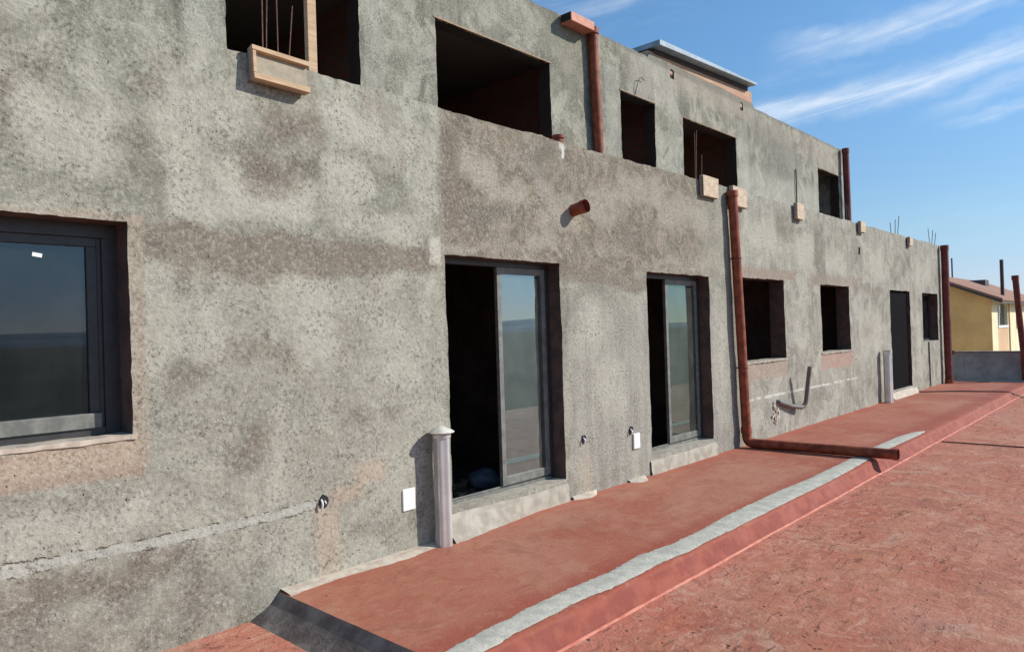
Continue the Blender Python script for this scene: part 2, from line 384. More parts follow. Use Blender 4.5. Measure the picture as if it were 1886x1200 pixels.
def red_deck(name, rough_deck):
    mt, n, b = new_mat(name)
    P = n.pos()
    x, y, z = n.xyz(P)[:]
    big = n.noise(P, .8, 5, .6, .8)
    mid = n.noise(P, 3.2, 5, .62, 1.0)
    brush = n.noise(n.pos(scale=(1.2, 7, 1), rot=(0, 0, .5)), 2.4, 6, .65, 1.8)
    fine = n.noise(P, 55, 4, .7)
    red, deep, dusty = (.36, .118, .070), (.33, .068, .038), (.42, .185, .118)
    if rough_deck: red, deep, dusty = (.445, .155, .088), (.41, .105, .056), (.50, .225, .140)
    c = n.mix(n.ss(big, .36, .64), red, dusty)
    c = n.mix(n.mul(n.ss(n.noise(n.pos(off=(9, 4, 0)), .45, 4, .6, .5), .45, .6), .35), c, deep)
    c = n.mix(n.mul(n.ss(mid, .50, .68), .55), c, (.40, .19, .105))
    c = n.mix(n.mul(n.ss(brush, .50, .68), .35), c, deep)
    if rough_deck:
        c = n.mix(n.mul(n.ss(n.noise(P, .55, 4, .6), .50, .7), .4), c, (.44, .205, .145))
        ed = n.ss(n.add(y, n.mul(n.sub(mid, .5), .25)), -2.12, -1.92)
        c = n.mix(n.mul(ed, .5), c, (.52, .17, .12))
        # broom arcs and gouges
        v = n.mix(.06, P, n.noise(P, 1.3, 2, .5, col=True), 'ADD')
        mp = n.node('ShaderNodeMapping')
        n.put(mp.inputs['Vector'], v)
        mp.inputs['Rotation'].default_value = (0, 0, 1.10)
        mp.inputs['Scale'].default_value = (2.2, 9, 1)
        g = n.noise(mp.outputs[0], 1.7, 5, .70, .5)
        gouge = n.mul(n.ss(g, .585, .63), n.ss(n.noise(P, 1.5, 4, .65), .50, .60))
        light = n.mul(n.ss(g, .46, .38), n.ss(n.noise(P, 1.6, 4, .6), .46, .58))
        c = n.mix(n.mul(n.ss(n.noise(n.pos(off=(2, 8, 0)), 1.2, 6, .68, .6), .53, .66), .35), c, (.25, .085, .06))
        c = n.mix(n.mul(gouge, .55), c, (.15, .05, .04))
        c = n.mix(n.mul(light, .5), c, (.60, .36, .26))
        pale = n.mul(n.ss(n.noise(P, 1.1, 6, .68, 1.4), .56, .66), .55)
        c = n.mix(pale, c, (.52, .33, .23))
        sk = n.node('ShaderNodeMapping')
        n.put(sk.inputs['Vector'], n.mix(.22, P, n.noise(P, 1.1, 3, .6, col=True), 'ADD'))
        sk.inputs['Rotation'].default_value = (0, 0, 1.35)
        sk.inputs['Scale'].default_value = (.9, 22, 1)
        cut = n.mul(n.ss(n.noise(sk.outputs[0], 1.6, 4, .6), .655, .69), n.ss(n.noise(P, 1.4, 3, .6), .52, .60))
        c = n.mix(n.mul(cut, .7), c, (.10, .035, .03))
        sp = n.ss(n.voro(n.mix(.05, P, n.noise(P, 14, 3, col=True), 'ADD'), 11), .17, .07)
        sp = n.mul(sp, n.ss(n.noise(P, 3.5, 4, .6), .47, .55))
        c = n.mix(n.mul(sp, .8), c, (.13, .055, .05))
        tro = n.noise(P, 7.5, 6, .7, 1.2)
        c = n.mix(n.mul(n.ss(tro, .47, .36), .50), c, (.58, .31, .22))
        c = n.mix(n.mul(n.ss(tro, .53, .64), .50), c, (.23, .08, .055))
        h = n.add(n.mul(mid, .7), n.add(n.mul(g, .35), n.add(n.mul(tro, .8), n.mul(fine, .3))))
        h = n.sub(h, n.add(n.mul(gouge, .9), n.add(cut, sp)))
        st, di = .7, .026
    else:
        edge = n.ss(n.add(y, n.mul(n.sub(mid, .5), .2)), -1.28, -1.5)
        c = n.mix(n.mul(edge, .70), c, (.31, .064, .036))
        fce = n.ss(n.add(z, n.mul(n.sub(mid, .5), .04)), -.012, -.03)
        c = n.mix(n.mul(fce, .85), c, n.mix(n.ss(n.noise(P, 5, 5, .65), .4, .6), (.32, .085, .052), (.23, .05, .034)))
        tro = n.noise(P, 8.5, 6, .7, 1.0)
        fc0 = n.ss(z, -.03, -.012)
        c = n.mix(n.mul(fc0, n.mul(n.ss(tro, .47, .36), .30)), c, (.47, .24, .165))
        c = n.mix(n.mul(n.ss(tro, .55, .68), .35), c, (.24, .085, .055))
        wl = n.ss(n.add(y, n.mul(n.sub(mid, .5), .2)), -.22, -.08)
        c = n.mix(n.mul(wl, .5), c, (.42, .11, .07))
        sp = n.mul(n.ss(n.voro(P, 7), .09, .04), n.ss(n.noise(P, 2.5, 3, .6), .50, .6))
        c = n.mix(n.mul(sp, .7), c, (.15, .06, .05))
        crk = n.voro(n.mix(.25, n.pos(scale=(.35, .8, 1)), n.noise(P, 1.6, 4, .6, col=True), 'ADD'), 1.1, 'DISTANCE_TO_EDGE')
        ck = n.mul(n.ss(crk, .010, .003), n.ss(n.noise(P, .9, 2), .5, .6))
        c = n.mix(n.mul(ck, .22), c, (.22, .08, .06))
        st1 = n.ss(n.noise(n.pos(off=(2, 6, 0)), 1.9, 6, .7, .8), .54, .66)
        c = n.mix(n.mul(st1, .42), c, (.23, .075, .045))
        cm = n.node('ShaderNodeMapping')
        n.put(cm.inputs['Vector'], n.mix(.12, P, n.noise(P, 1.5, 3, .6, col=True), 'ADD'))
        cm.inputs['Rotation'].default_value = (0, 0, 1.2); cm.inputs['Scale'].default_value = (1.2, 15, 1)
        cre = n.mul(n.ss(n.noise(cm.outputs[0], 1.5, 4, .62), .64, .68), n.ss(n.noise(P, 1.6, 3, .6), .50, .58))
        c = n.mix(n.mul(cre, .5), c, (.15, .05, .035))
        gp = n.mul(n.ss(n.noise(P, 1.3, 5, .65, 1.0), .56, .70), .45)
        c = n.mix(n.mul(gp, fc0), c, (.44, .23, .145))
        h = n.add(n.mul(mid, .8), n.add(n.mul(brush, .5), n.mul(fine, .28)))
        h = n.sub(h, n.mul(sp, .6))
        st, di = .6, .016
    c = n.mix(n.mul(n.ss(fine, .52, .72), .25), c, (.24, .085, .07))
    n.put(b.inputs['Base Color'], c)
    n.put(b.inputs['Roughness'], n.m('ADD', .62, n.mul(mid, .3)))
    b.inputs['Specular IOR Level'].default_value = .3
    n.put(b.inputs['Normal'], n.bump(h, st, di))
    return mt


def glass(name, refl, tint, dmin, dmax):
    mt = bpy.data.materials.new(name)
    mt.use_nodes = True
    nt = mt.node_tree
    nt.nodes.clear()
    n = N(nt)
    out = n.node('ShaderNodeOutputMaterial')
    gl = n.node('ShaderNodeBsdfGlossy'); gl.inputs['Roughness'].default_value = .012
    gl.inputs['Color'].default_value = (*tint, 1)
    tr = n.node('ShaderNodeBsdfTransparent'); tr.inputs['Color'].default_value = (.45, .5, .48, 1)
    df = n.node('ShaderNodeBsdfDiffuse'); df.inputs['Color'].default_value = (.40, .40, .36, 1)
    P = n.pos()
    dust = n.ss(n.noise(P, 3, 6, .65, .5), .35, .75, dmin, dmax)
    fr = n.node('ShaderNodeFresnel'); fr.inputs['IOR'].default_value = 1.5
    fac = n.m('ADD', refl, n.mul(fr.outputs[0], 1.0), clamp=True)
    m1 = n.node('ShaderNodeMixShader'); n.put(m1.inputs[0], fac)
    nt.links.new(tr.outputs[0], m1.inputs[1]); nt.links.new(gl.outputs[0], m1.inputs[2])
    m2 = n.node('ShaderNodeMixShader'); n.put(m2.inputs[0], dust)
    nt.links.new(m1.outputs[0], m2.inputs[1]); nt.links.new(df.outputs[0], m2.inputs[2])
    nt.links.new(m2.outputs[0], out.inputs[0])
    return mt


def brickmat(name, c1, c2, mortar, scale=1.0):
    mt, n, b = new_mat(name)
    P = n.pos()
    x, y, z = n.xyz(P)[:]
    br = n.node('ShaderNodeTexBrick')
    n.put(br.inputs['Vector'], n.comb(n.add(x, y), z, 0))
    br.inputs['Color1'].default_value = (*c1, 1)
    br.inputs['Color2'].default_value = (*c2, 1)
    br.inputs['Mortar'].default_value = (*mortar, 1)
    br.inputs['Scale'].default_value = 1.0
    br.inputs['Brick Width'].default_value = .30 * scale
    br.inputs['Row Height'].default_value = .12 * scale
    br.inputs['Mortar Size'].default_value = .012
    c = n.mix(n.mul(n.ss(n.noise(P, 6, 5, .6), .45, .65), .5), br.outputs['Color'], mortar)
    n.put(b.inputs['Base Color'], c)
    b.inputs['Roughness'].default_value = .9
    n.put(b.inputs['Normal'], n.bump(n.add(n.mul(br.outputs['Fac'], -1), n.noise(P, 30, 4)), .5, .01))
    return mt


def roofmat():
    mt, n, b = new_mat('clay_tiles')
    P = n.pos()
    x, y, z = n.xyz(P)[:]
    rib = n.m('SINE', n.mul(x, 26))
    row = n.m('FRACT', n.mul(y, 2.6))
    c = n.mix(n.noise(P, 5, 4, .6), (.30, .15, .095), (.42, .23, .155))
    c = n.mix(n.mul(n.ss(row, .12, .0), .5), c, (.12, .06, .05))
    n.put(b.inputs['Base Color'], c)
    b.inputs['Roughness'].default_value = .85
    n.put(b.inputs['Normal'], n.bump(n.add(rib, row), .6, .05))
    return mt


M = {}
M['front'] = plaster('rough_cement_plaster', 'front')
M['upper'] = plaster('upper_cement_render', 'upper')
M['platform'] = red_deck('red_membrane_smooth', False)
M['deck'] = red_deck('red_membrane_rough', True)
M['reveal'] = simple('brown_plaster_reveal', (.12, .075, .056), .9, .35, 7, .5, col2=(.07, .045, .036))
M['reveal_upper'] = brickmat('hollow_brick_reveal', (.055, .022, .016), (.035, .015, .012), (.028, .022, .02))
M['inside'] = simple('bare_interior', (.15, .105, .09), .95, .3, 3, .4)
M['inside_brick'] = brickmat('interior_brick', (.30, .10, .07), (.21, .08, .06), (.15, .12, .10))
M['mortar'] = simple('pale_mortar', (.42, .38, .31), .92, .3, 9, .6, col2=(.30, .265, .21))
M['mortar_light'] = simple('light_mortar_fillet', (.56, .49, .39), .9, .2, 12, .4, col2=(.42, .34, .27))
M['strip'] = simple('grey_cement_strip', (.54, .515, .43), .9, .15, 9, .6, col2=(.40, .39, .33), bdist=.01)
M['pink'] = simple('pale_red_bead', (.62, .24, .16), .7, .15, 9, .5, col2=(.50, .14, .09))
M['raw'] = simple('bare_cement_edge', (.27, .235, .20), .92, .35, 5, .6, col2=(.13, .10, .085), bdist=.012)
M['concrete'] = simple('slab_concrete', (.28, .26, .22), .92, .3, 5, .5)
M['alu'] = simple('dark_aluminium', (.040, .038, .038), .45, .2, 20, 0)
M['alu_grey'] = simple('dusty_grey_aluminium', (.20, .20, .175), .55, .3, 16, .15, col2=(.125, .125, .11))
M['pane_door'] = glass('door_pane', .24, (.72, .95, 1.0), .08, .17)
M['pane_far'] = glass('far_door_pane', .16, (.62, .90, .80), .08, .16)
M['pane_win'] = glass('window_pane', .030, (.80, .88, 1.0), .006, .03)
M['pvc_vent'] = simple('vent_red_pipe', (.26, .05, .03), .6, .25, 5, .15, spec=.25)
M['pvc'] = simple('red_oxide_pipe', (.31, .085, .04), .6, .25, 9, .3, col2=(.17, .04, .024), spec=.25)
M['pvc_dark'] = simple('dark_red_pipe', (.17, .042, .033), .6, .25, 6, .1, spec=.25)
M['pvc_orange'] = simple('orange_clay_pipe', (.50, .17, .10), .6, .2, 8, .1)
M['steel'] = simple('stainless_flue', (.70, .71, .69), .34, .10, 4, .0, metal=.55)
M['capm'] = simple('cream_cowl', (.62, .58, .50), .6, .2, 18, .3)
M['wood'] = simple('pale_formwork_timber', (.56, .39, .245), .8, .25, 6, .3, col2=(.44, .29, .17), stretch=(1, 6, 6))
M['wood_light'] = simple('bleached_board', (.62, .50, .36), .85, .2, 13, .5, col2=(.46, .34, .23))
M['wood_side'] = simple('stud_timber', (.40, .27, .18), .8, .25, 6, .3, col2=(.30, .19, .12), stretch=(6, 6, 1))
M['ply'] = simple('mortar_smeared_panel', (.40, .34, .25), .9, .2, 14, .6, col2=(.31, .265, .20))
M['rebar'] = simple('rusty_bar', (.17, .075, .05), .8, .4, 30, .2)
M['rebar_grey'] = simple('weathered_bar', (.07, .06, .06), .8, .3, 30, .2)
M['white'] = simple('white_plastic', (.82, .82, .80), .4, .05, 10, 0)
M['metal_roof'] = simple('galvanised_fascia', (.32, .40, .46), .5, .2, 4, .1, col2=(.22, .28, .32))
M['metal_under'] = simple('shade_dark_under_sheet', (.05, .025, .022), .7, .3, 6, .1)  # shade under the canopy darkened into the base colour
M['brick'] = brickmat('salmon_brick', (.50, .22, .13), (.55, .33, .20), (.42, .34, .27))
M['hole_shade'] = simple('hole_shade', (.02, .018, .016), .95, .1, 5, 0)  # near-black colour painted in for the shade inside openings
M['hose'] = simple('conduit_grey', (.16, .145, .135), .6, .2, 10, 0)
M['cable'] = simple('dark_cable', (.05, .03, .03), .6, .2, 10, 0)
M['parapet'] = simple('grey_block_parapet', (.36, .34, .33), .92, .25, 2.2, .4)
M['yellow'] = simple('ochre_render', (.95, .54, .19), .85, .12, 1.2, .15)
M['cream'] = simple('cream_render', (.80, .68, .44), .85, .1, 1.2, .15)
M['tan'] = simple('peach_render', (.62, .40, .23), .85, .1, 1.2, .1)
M['tiles'] = roofmat()
M['eave'] = simple('dark_eave', (.10, .085, .085), .8, .2, 4, 0)
M['doorleaf'] = simple('dark_grey_door_leaf', (.008, .0075, .008), .8, .15, 5, .05, spec=.03)
M['ground'] = simple('dry_scrubland', (.13, .125, .075), .95, .4, .02, 0, col2=(.07, .078, .045))
M['bounce_sand'] = simple('sandy_bounce_sheet', (.52, .42, .28), .95, .15, .3, 0)  # pale sand colour for the added bounce sheet
M['hill'] = simple('haze_blue_hills', (.20, .27, .34), .95, .3, .002, 0)  # distance haze painted into the hills as blue grey
M['debris'] = simple('rubble', (.40, .30, .17), .9, .4, 20, .4)
M['bluebag'] = simple('blue_grey_bag', (.16, .20, .26), .7, .3, 10, .3)


# ------------------------------------------------------------------ mesh builder
class MB:
    def __init__(s):
        s.v = []; s.f = []; s.mi = []

    def quad(s, pts, mi=0):
        i = len(s.v)
        s.v += [tuple(p) for p in pts]
        s.f.append(tuple(range(i, i + len(pts)))); s.mi.append(mi)

    def box(s, x0, x1, y0, y1, z0, z1, mi=0, jit=0.0, rot=None, c=None):
        P = [Vector((x, y, z)) for x in (x0, x1) for y in (y0, y1) for z in (z0, z1)]
        if jit:
            P = [p + Vector([rnd.uniform(-jit, jit) for _ in range(3)]) for p in P]
        if rot is not None:
            cc = Vector(c) if c else Vector(((x0 + x1) / 2, (y0 + y1) / 2, (z0 + z1) / 2))
            P = [cc + rot @ (p - cc) for p in P]
        i = len(s.v)
        s.v += [tuple(p) for p in P]
        for f in ((0, 1, 3, 2), (4, 6, 7, 5), (0, 4, 5, 1), (2, 3, 7, 6), (0, 2, 6, 4), (1, 5, 7, 3)):
            s.f.append(tuple(i + k for k in f)); s.mi.append(mi)
        return s

    def tube(s, path, r, seg=14, mi=0, cap=True, radii=None, hollow=0.0):
        path = [Vector(p) for p in path]
        rings = []
        prev = None
        for k, p in enumerate(path):
            if k == 0: t = path[1] - p
            elif k == len(path) - 1: t = p - path[k - 1]
            else: t = (path[k + 1] - p).normalized() + (p - path[k - 1]).normalized()
            t.normalize()
            if prev is None:
                a = t.orthogonal().normalized()
            else:
                a = (prev - t * prev.dot(t)).normalized()
            prev = a
            b2 = t.cross(a)
            rr = radii[k] if radii else r
            base = len(s.v)
            for q in range(seg):
                an = 2 * math.pi * q / seg
                s.v.append(tuple(p + (a * math.cos(an) + b2 * math.sin(an)) * rr))
            rings.append(base)
        for k in range(len(path) - 1):
            for q in range(seg):
                q2 = (q + 1) % seg
                s.f.append((rings[k] + q, rings[k] + q2, rings[k + 1] + q2, rings[k + 1] + q)); s.mi.append(mi)
        if cap:
            s.f.append(tuple(rings[0] + q for q in reversed(range(seg)))); s.mi.append(mi)
            if not hollow:
                s.f.append(tuple(rings[-1] + q for q in range(seg))); s.mi.append(mi)
        return s

    def build(s, name, mats, parent=None, smooth=True, angle=35, bevel=0.0):
        me = bpy.data.meshes.new(name)
        me.from_pydata(s.v, [], s.f)
        if not isinstance(mats, (list, tuple)): mats = [mats]
        for mm in mats: me.materials.append(mm)
        for p, i in zip(me.polygons, s.mi): p.material_index = i
        bm = bmesh.new(); bm.from_mesh(me)
        bmesh.ops.recalc_face_normals(bm, faces=bm.faces)
        bm.to_mesh(me); bm.free()
        if smooth:
            me.shade_smooth()
            me.set_sharp_from_angle(angle=math.radians(angle))
        o = bpy.data.objects.new(name, me)
        scene.collection.objects.link(o)
        if parent is not None: o.parent = parent
        if bevel:
            bv = o.modifiers.new('bevel', 'BEVEL'); bv.width = bevel; bv.segments = 2; bv.limit_method = 'ANGLE'
        return o


def tag(o, label=None, cat=None, group=None, kind=None):
    if label: o['label'] = label
    if cat: o['category'] = cat
    if group: o['group'] = group
    if kind: o['kind'] = kind
    return o


def empty(name, loc=(0, 0, 0), label=None, cat=None, group=None):
    o = bpy.data.objects.new(name, None)
    o.location = loc
    scene.collection.objects.link(o)
    return tag(o, label, cat, group)


def put(o, parent):
    """parent an object built in world coordinates under an empty that is not at the origin"""
    o.parent = parent
    o.matrix_parent_inverse = Matrix.Translation(-parent.location)
    return o


# ------------------------------------------------------------------ walls with ragged openings
def wall_mesh(name, x0, x1, z0, z1, y, ops, mats, parent, depth, rag=.008, bulge=.008, top=None, proud=None, seed=0.0, stains=False):
    """ops: (xa, xb, za, zb, raggedness). Front grid at y, opening edges turned inwards by depth."""
    def lines(a, b, keys, st):
        keys = sorted(set([a, b] + [k for k in keys if a < k < b]))
        out = [keys[0]]
        for p, q in zip(keys, keys[1:]):
            s_ = st(p)
            n_ = max(1, round((q - p) / s_))
            for i in range(1, n_ + 1): out.append(p + (q - p) * i / n_)
        return out
    xs = lines(x0, x1, [k for o in ops for k in o[:2]] + ([3.98] if proud else []), lambda p: .055 if p < 10 else .11)
    zs = lines(z0, z1, [k for o in ops for k in o[2:4]], lambda p: .06)
    nx, nz = len(xs), len(zs)

    def inside(i, j):
        cx, cz = (xs[i] + xs[i + 1]) / 2, (zs[j] + zs[j + 1]) / 2
        return any(o[0] < cx < o[1] and o[2] < cz < o[3] for o in ops)

    def near_rag(x, z):
        for o in ops:
            if o[0] - .02 <= x <= o[1] + .02 and o[2] - .02 <= z <= o[3] + .02: return o[4]
        return 0
    V = []
    for j, z in enumerate(zs):
        for i, x in enumerate(xs):
            r = near_rag(x, z)
            if j == nz - 1: r = max(r, rag)
            if i == 0 or i == nx - 1: r = 0
            dx = (noise.noise((x * 7 + seed, z * 7, 3.1)) * .9 + noise.noise((x * 31 + seed, z * 31, 3.1)) * 1.1) * r
            dz = (noise.noise((x * 5 + seed, z * 5, 9.7)) * .9 + noise.noise((x * 29 + seed, z * 29, 9.7)) * 1.1) * r if j > 0 else 0
            dy = (noise.noise((x * 1.3 + seed, z * 1.6, 1.1)) + .5 * noise.noise((x * 4 + seed, z * 5, 5.1))) * bulge
            dy += noise.noise((x * 11 + seed, z * 11, 7.7)) * bulge * .3
            if proud and x < 3.975: dy -= proud
            if top and j == nz - 1: dz += top(x)
            V.append((x + dx, y + dy, z + dz))
    Fs, MI = [], []
    idx = lambda i, j: j * nx + i
    for j in range(nz - 1):
        for i in range(nx - 1):
            if not inside(i, j):
                Fs.append((idx(i, j), idx(i + 1, j), idx(i + 1, j + 1), idx(i, j + 1))); MI.append(0)
    # reveals
    back = {}

    def bk(k):
        if k not in back:
            x_, y_, z_ = V[k]
            back[k] = len(V)
            V.append((x_, y + depth, z_))
        return back[k]
    for j in range(nz - 1):
        for i in range(nx - 1):
            if inside(i, j):
                for (di, dj, a, b2) in ((-1, 0, idx(i, j), idx(i, j + 1)), (1, 0, idx(i + 1, j), idx(i + 1, j + 1)),
                                        (0, -1, idx(i, j), idx(i + 1, j)), (0, 1, idx(i, j + 1), idx(i + 1, j + 1))):
                    ii, jj = i + di, j + dj
                    if 0 <= ii < nx - 1 and 0 <= jj < nz - 1 and not inside(ii, jj):
                        Fs.append((a, b2, bk(b2), bk(a))); MI.append(1 if dj >= 0 else 2)
    # top cap and back skin
    for i in range(nx - 1):
        a, b2 = idx(i, nz - 1), idx(i + 1, nz - 1)
        Fs.append((a, b2, bk(b2), bk(a))); MI.append(0)
    me = bpy.data.meshes.new(name)
    me.from_pydata(V, [], Fs)
    for mm in mats: me.materials.append(mm)
    for p, i in zip(me.polygons, MI): p.material_index = i
    if stains:
        ca = me.color_attributes.new('stains', 'FLOAT_COLOR', 'POINT')
        for k_, v_ in enumerate(V): ca.data[k_].color = stain_rgb(v_[0], v_[2])
    me.shade_smooth()
    me.set_sharp_from_angle(angle=math.radians(40))
    o = bpy.data.objects.new(name, me)
    scene.collection.objects.link(o)
    o.parent = parent
    return o


# ================================================================== THE SETTING
def grid_sheet(name, xs, ys, zf, mat, kind='structure'):
    V = [(x, y, zf(x, y)) for y in ys for x in xs]
    nx = len(xs)
    Fs = [(j * nx + i, j * nx + i + 1, (j + 1) * nx + i + 1, (j + 1) * nx + i) for j in range(len(ys) - 1) for i in range(nx - 1)]
    me = bpy.data.meshes.new(name)
    me.from_pydata(V, [], Fs)
    me.materials.append(mat)
    me.shade_smooth()
    o = bpy.data.objects.new(name, me)
    scene.collection.objects.link(o)
    if kind: o['kind'] = kind
    return o


def frange(a, b, s):
    n_ = max(1, round((b - a) / s))
    return [a + (b - a) * i / n_ for i in range(n_ + 1)]


ZL = -.13
X_END = 22.8
# lower red deck
grid_sheet('terrace_floor', frange(-6, 3, .5) + frange(3.1, 26, .1)[0:] , frange(-6.6, -1.5, .06) + [-1.0, 0, .1],
           lambda x, y: ZL + .006 * noise.noise((x * 2.2, y * 2.2, 0)) + .0035 * noise.noise((x * 7, y * 9, 2)), M['deck'])


def edge_y(x):
    return -1.735 + .018 * noise.noise((x * 1.6, 0, 4)) + .006 * noise.noise((x * 8, 0, 4))


PX0 = 2.43


def plat_profile():
    """raised walkway : a cross-section swept along the wall with a sloping, slightly uneven kerb"""
    xs = frange(PX0, X_END, .07)
    V, Fs, MI = [], [], []
    prof = []
    for x in xs:
        ey = edge_y(x)
        z = lambda yy: .004 * noise.noise((x * 2, yy * 2, 1)) + .002 * noise.noise((x * 8, yy * 8, 5))
        e = .5 + .5 * noise.noise((x * 3, 1, 1))
        row = [(yy, z(yy)) for yy in (.06, -.1, -.3, -.5, -.7, -.9, -1.1, -1.25, -1.4, -1.5, -1.6)]
        row += [(ey + .03, z(ey)), (ey, -.006), (ey - .022, -.022), (ey - .045, -.055), (ey - .07, -.095), (-1.835 - .012 * e, ZL - .012)]
        prof.append([(x, a, b) for a, b in row])
    k = len(prof[0])
    for r in prof: V += r
    for i in range(len(xs) - 1):
        for j in range(k - 1):
            Fs.append((i * k + j, (i + 1) * k + j, (i + 1) * k + j + 1, i * k + j + 1)); MI.append(0)
    # near end face, ragged unpainted
    base = len(V)
    for (x, a, b) in prof[0]:
        V.append((x - .235 + .012 * noise.noise((a * 8, 3, 3)), a, min(ZL - .012, b - .11)))
    mid = len(V)
    for (x, a, b) in prof[0]:
        V.append((x - .035 + .006 * noise.noise((a * 12, 5, 3)), a, max(b - .045, ZL - .01)))
    for j in range(k - 1):
        Fs.append((j, j + 1, mid + j + 1, mid + j)); MI.append(1)
        Fs.append((mid + j, mid + j + 1, base + j + 1, base + j)); MI.append(1)
    me = bpy.data.meshes.new('walkway')
    me.from_pydata(V, [], Fs)
    me.materials.append(M['platform']); me.materials.append(M['raw'])
    for p, i in zip(me.polygons, MI): p.material_index = i
    me.shade_smooth(); me.set_sharp_from_angle(angle=math.radians(50))
    o = bpy.data.objects.new('walkway', me)
    scene.collection.objects.link(o)
    o['kind'] = 'structure'
    return o


plat_profile()

# grey cement strip along the walkway edge
UP = [(2.43, -1.57), (2.55, -1.56), (2.86, -1.53), (3.22, -1.52), (3.67, -1.50), (4.1, -1.53), (4.52, -1.49), (4.95, -1.54), (5.47, -1.53), (5.99, -1.49), (7.02, -1.48), (7.9, -1.51), (9.15, -1.49), (10.22, -1.47), (11.4, -1.48), (11.9, -1.56), (12.05, -1.66)]
LO = [(2.43, -1.73), (2.7, -1.742), (2.91, -1.70), (3.23, -1.70), (3.59, -1.69), (3.98, -1.73), (4.53, -1.71), (5.0, -1.75), (5.33, -1.73), (6.35, -1.745), (7.68, -1.75), (9.16, -1.69), (10.09, -1.66), (11.66, -1.69), (12.05, -1.68)]


def lerp(L, x):
    for (a, b), (c, d) in zip(L, L[1:]):
        if a <= x <= c: return b + (d - b) * (x - a) / (c - a)
    return L[-1][1]


xs = frange(2.43, 12.04, .02)
V, Fs = [], []
for x in xs:
    u = lerp(UP, x) + .012 * noise.noise((x * 7, 1, 1)) + .012 * noise.noise((x * 23, 1, 1)); l = lerp(LO, x) + .010 * noise.noise((x * 8, 7, 1)) + .012 * noise.noise((x * 21, 7, 1))
    l = max(l, edge_y(x) + .004)
    for t in (0, .15, .5, .85, 1):
        yy = u + (l - u) * t
        V.append((x, yy, (.003 if t in (0, 1) else .0095) + .004 * noise.noise((x * 2, yy * 2, 1))))
for i in range(len(xs) - 1):
    for j in range(4): Fs.append((i * 5 + j, (i + 1) * 5 + j, (i + 1) * 5 + j + 1, i * 5 + j + 1))
me = bpy.data.meshes.new('cement_strip'); me.from_pydata(V, [], Fs); me.materials.append(M['strip']); me.shade_smooth()
o = bpy.data.objects.new('cement_strip', me); scene.collection.objects.link(o); o['kind'] = 'structure'

# pale bead of membrane at the foot of the kerb
mb = MB()
path, rad = [], []
for x in frange(2.46, X_END - .05, .09):
    path.append((x, -1.85 + .012 * noise.noise((x * 1.1, 2, 2)) + .005 * noise.noise((x * 7, 2, 2)), ZL + .000))
    rad.append(.0125 + .005 * noise.noise((x * 5, 4, 4)))
mb.tube(path, .01, 8, radii=rad)
tag(mb.build('kerb_bead', M['pink']), kind='structure')

# land beyond, seen over the parapet and mirrored in the panes
mb = MB()
mb.quad([(-9000, -9000, -4.2), (9000, -9000, -4.2), (9000, 9000, -4.2), (-9000, 9000, -4.2)])
tag(mb.build('ground', M['ground'], smooth=False), kind='structure')
mb = MB(); mb.quad([(26.5, -25, -4.19), (33.9, -25, -4.19), (33.9, 25, -4.19), (26.5, 25, -4.19)])  # unseen sandy sheet, added to bounce warm light onto the neighbour's gable
mb.quad([(33.9, -25, -4.19), (60, -25, -4.19), (60, .8, -4.19), (33.9, .8, -4.19)])
tag(mb.build('bounce_sheet', M['bounce_sand'], smooth=False), kind='structure')
V, Fs = [], []
nh = 220
for i in range(nh):
    a = 2 * math.pi * i / nh
    h = 75 + 50 * noise.noise((math.cos(a) * 3, math.sin(a) * 3, 2)) + 25 * noise.noise((math.cos(a) * 11, math.sin(a) * 11, 5))
    if -0.6 < math.atan2(math.sin(a), math.cos(a)) < 1.4: h *= .25
    for rr, hh in ((3600, -4.5), (4300, h * .6), (4900, h), (5600, h * .7), (6500, -4.5)):
        V.append((rr * math.cos(a), rr * math.sin(a), hh))
for i in range(nh):
    j = (i + 1) % nh
    for k in range(4): Fs.append((i * 5 + k, j * 5 + k, j * 5 + k + 1, i * 5 + k + 1))
me = bpy.data.meshes.new('hills'); me.from_pydata(V, [], Fs); me.materials.append(M['hill']); me.shade_smooth()
o = bpy.data.objects.new('hills', me); scene.collection.objects.link(o); o['kind'] = 'structure'
# building block below the terrace (its roof is the deck)
mb = MB(); mb.box(-6, 26, -6.6, 10, -4.2, -.16)
lowb = mb.build('lower_storey', M['concrete'], smooth=False)
tag(lowb, kind='structure')

# ================================================================== THE HOUSE
house = empty('unfinished_house', (0, 0, 0), 'unfinished two storey house of rough grey cement plaster with dark openings', 'house')
XL, XR = -4.0, 21.45
LEDGE = 3.58
lower_ops = [(-.1, 1.54, 1.17, 2.41, .006), (4.02, 5.54, .22, 2.36, .006), (7.13, 8.64, .21, 2.34, .008),
             (9.62, 11.10, 1.15, 2.36, .008), (12.66, 14.14, 1.16, 2.34, .008), (16.75, 18.33, .16, 2.33, .01),
             (19.40, 20.94, 1.13, 2.32, .01), (14.78, 14.88, 2.98, 3.13, .01)]


def ledge_top(x):
    return .012 * noise.noise((x * 2.2, 0, 0)) + (.006 if x > 3.98 else .012)


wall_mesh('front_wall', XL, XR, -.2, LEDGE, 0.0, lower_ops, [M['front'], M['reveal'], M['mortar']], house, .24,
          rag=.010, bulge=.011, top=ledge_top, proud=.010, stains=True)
UY = 2.0
U_TOP = 6.29
upper_ops = [(3.15, 4.66, 3.3, 5.52, .012), (5.77, 7.94, 4.3, 5.52, .010), (9.72, 10.76, 3.6, 5.53, .012),
             (11.71, 13.87, 3.9, 5.49, .008), (18.43, 19.95, 4.3, 5.55, .008), (11.32, 11.46, 6.12, 6.28, .01),
             (14.12, 14.26, 6.13, 6.29, .01)]


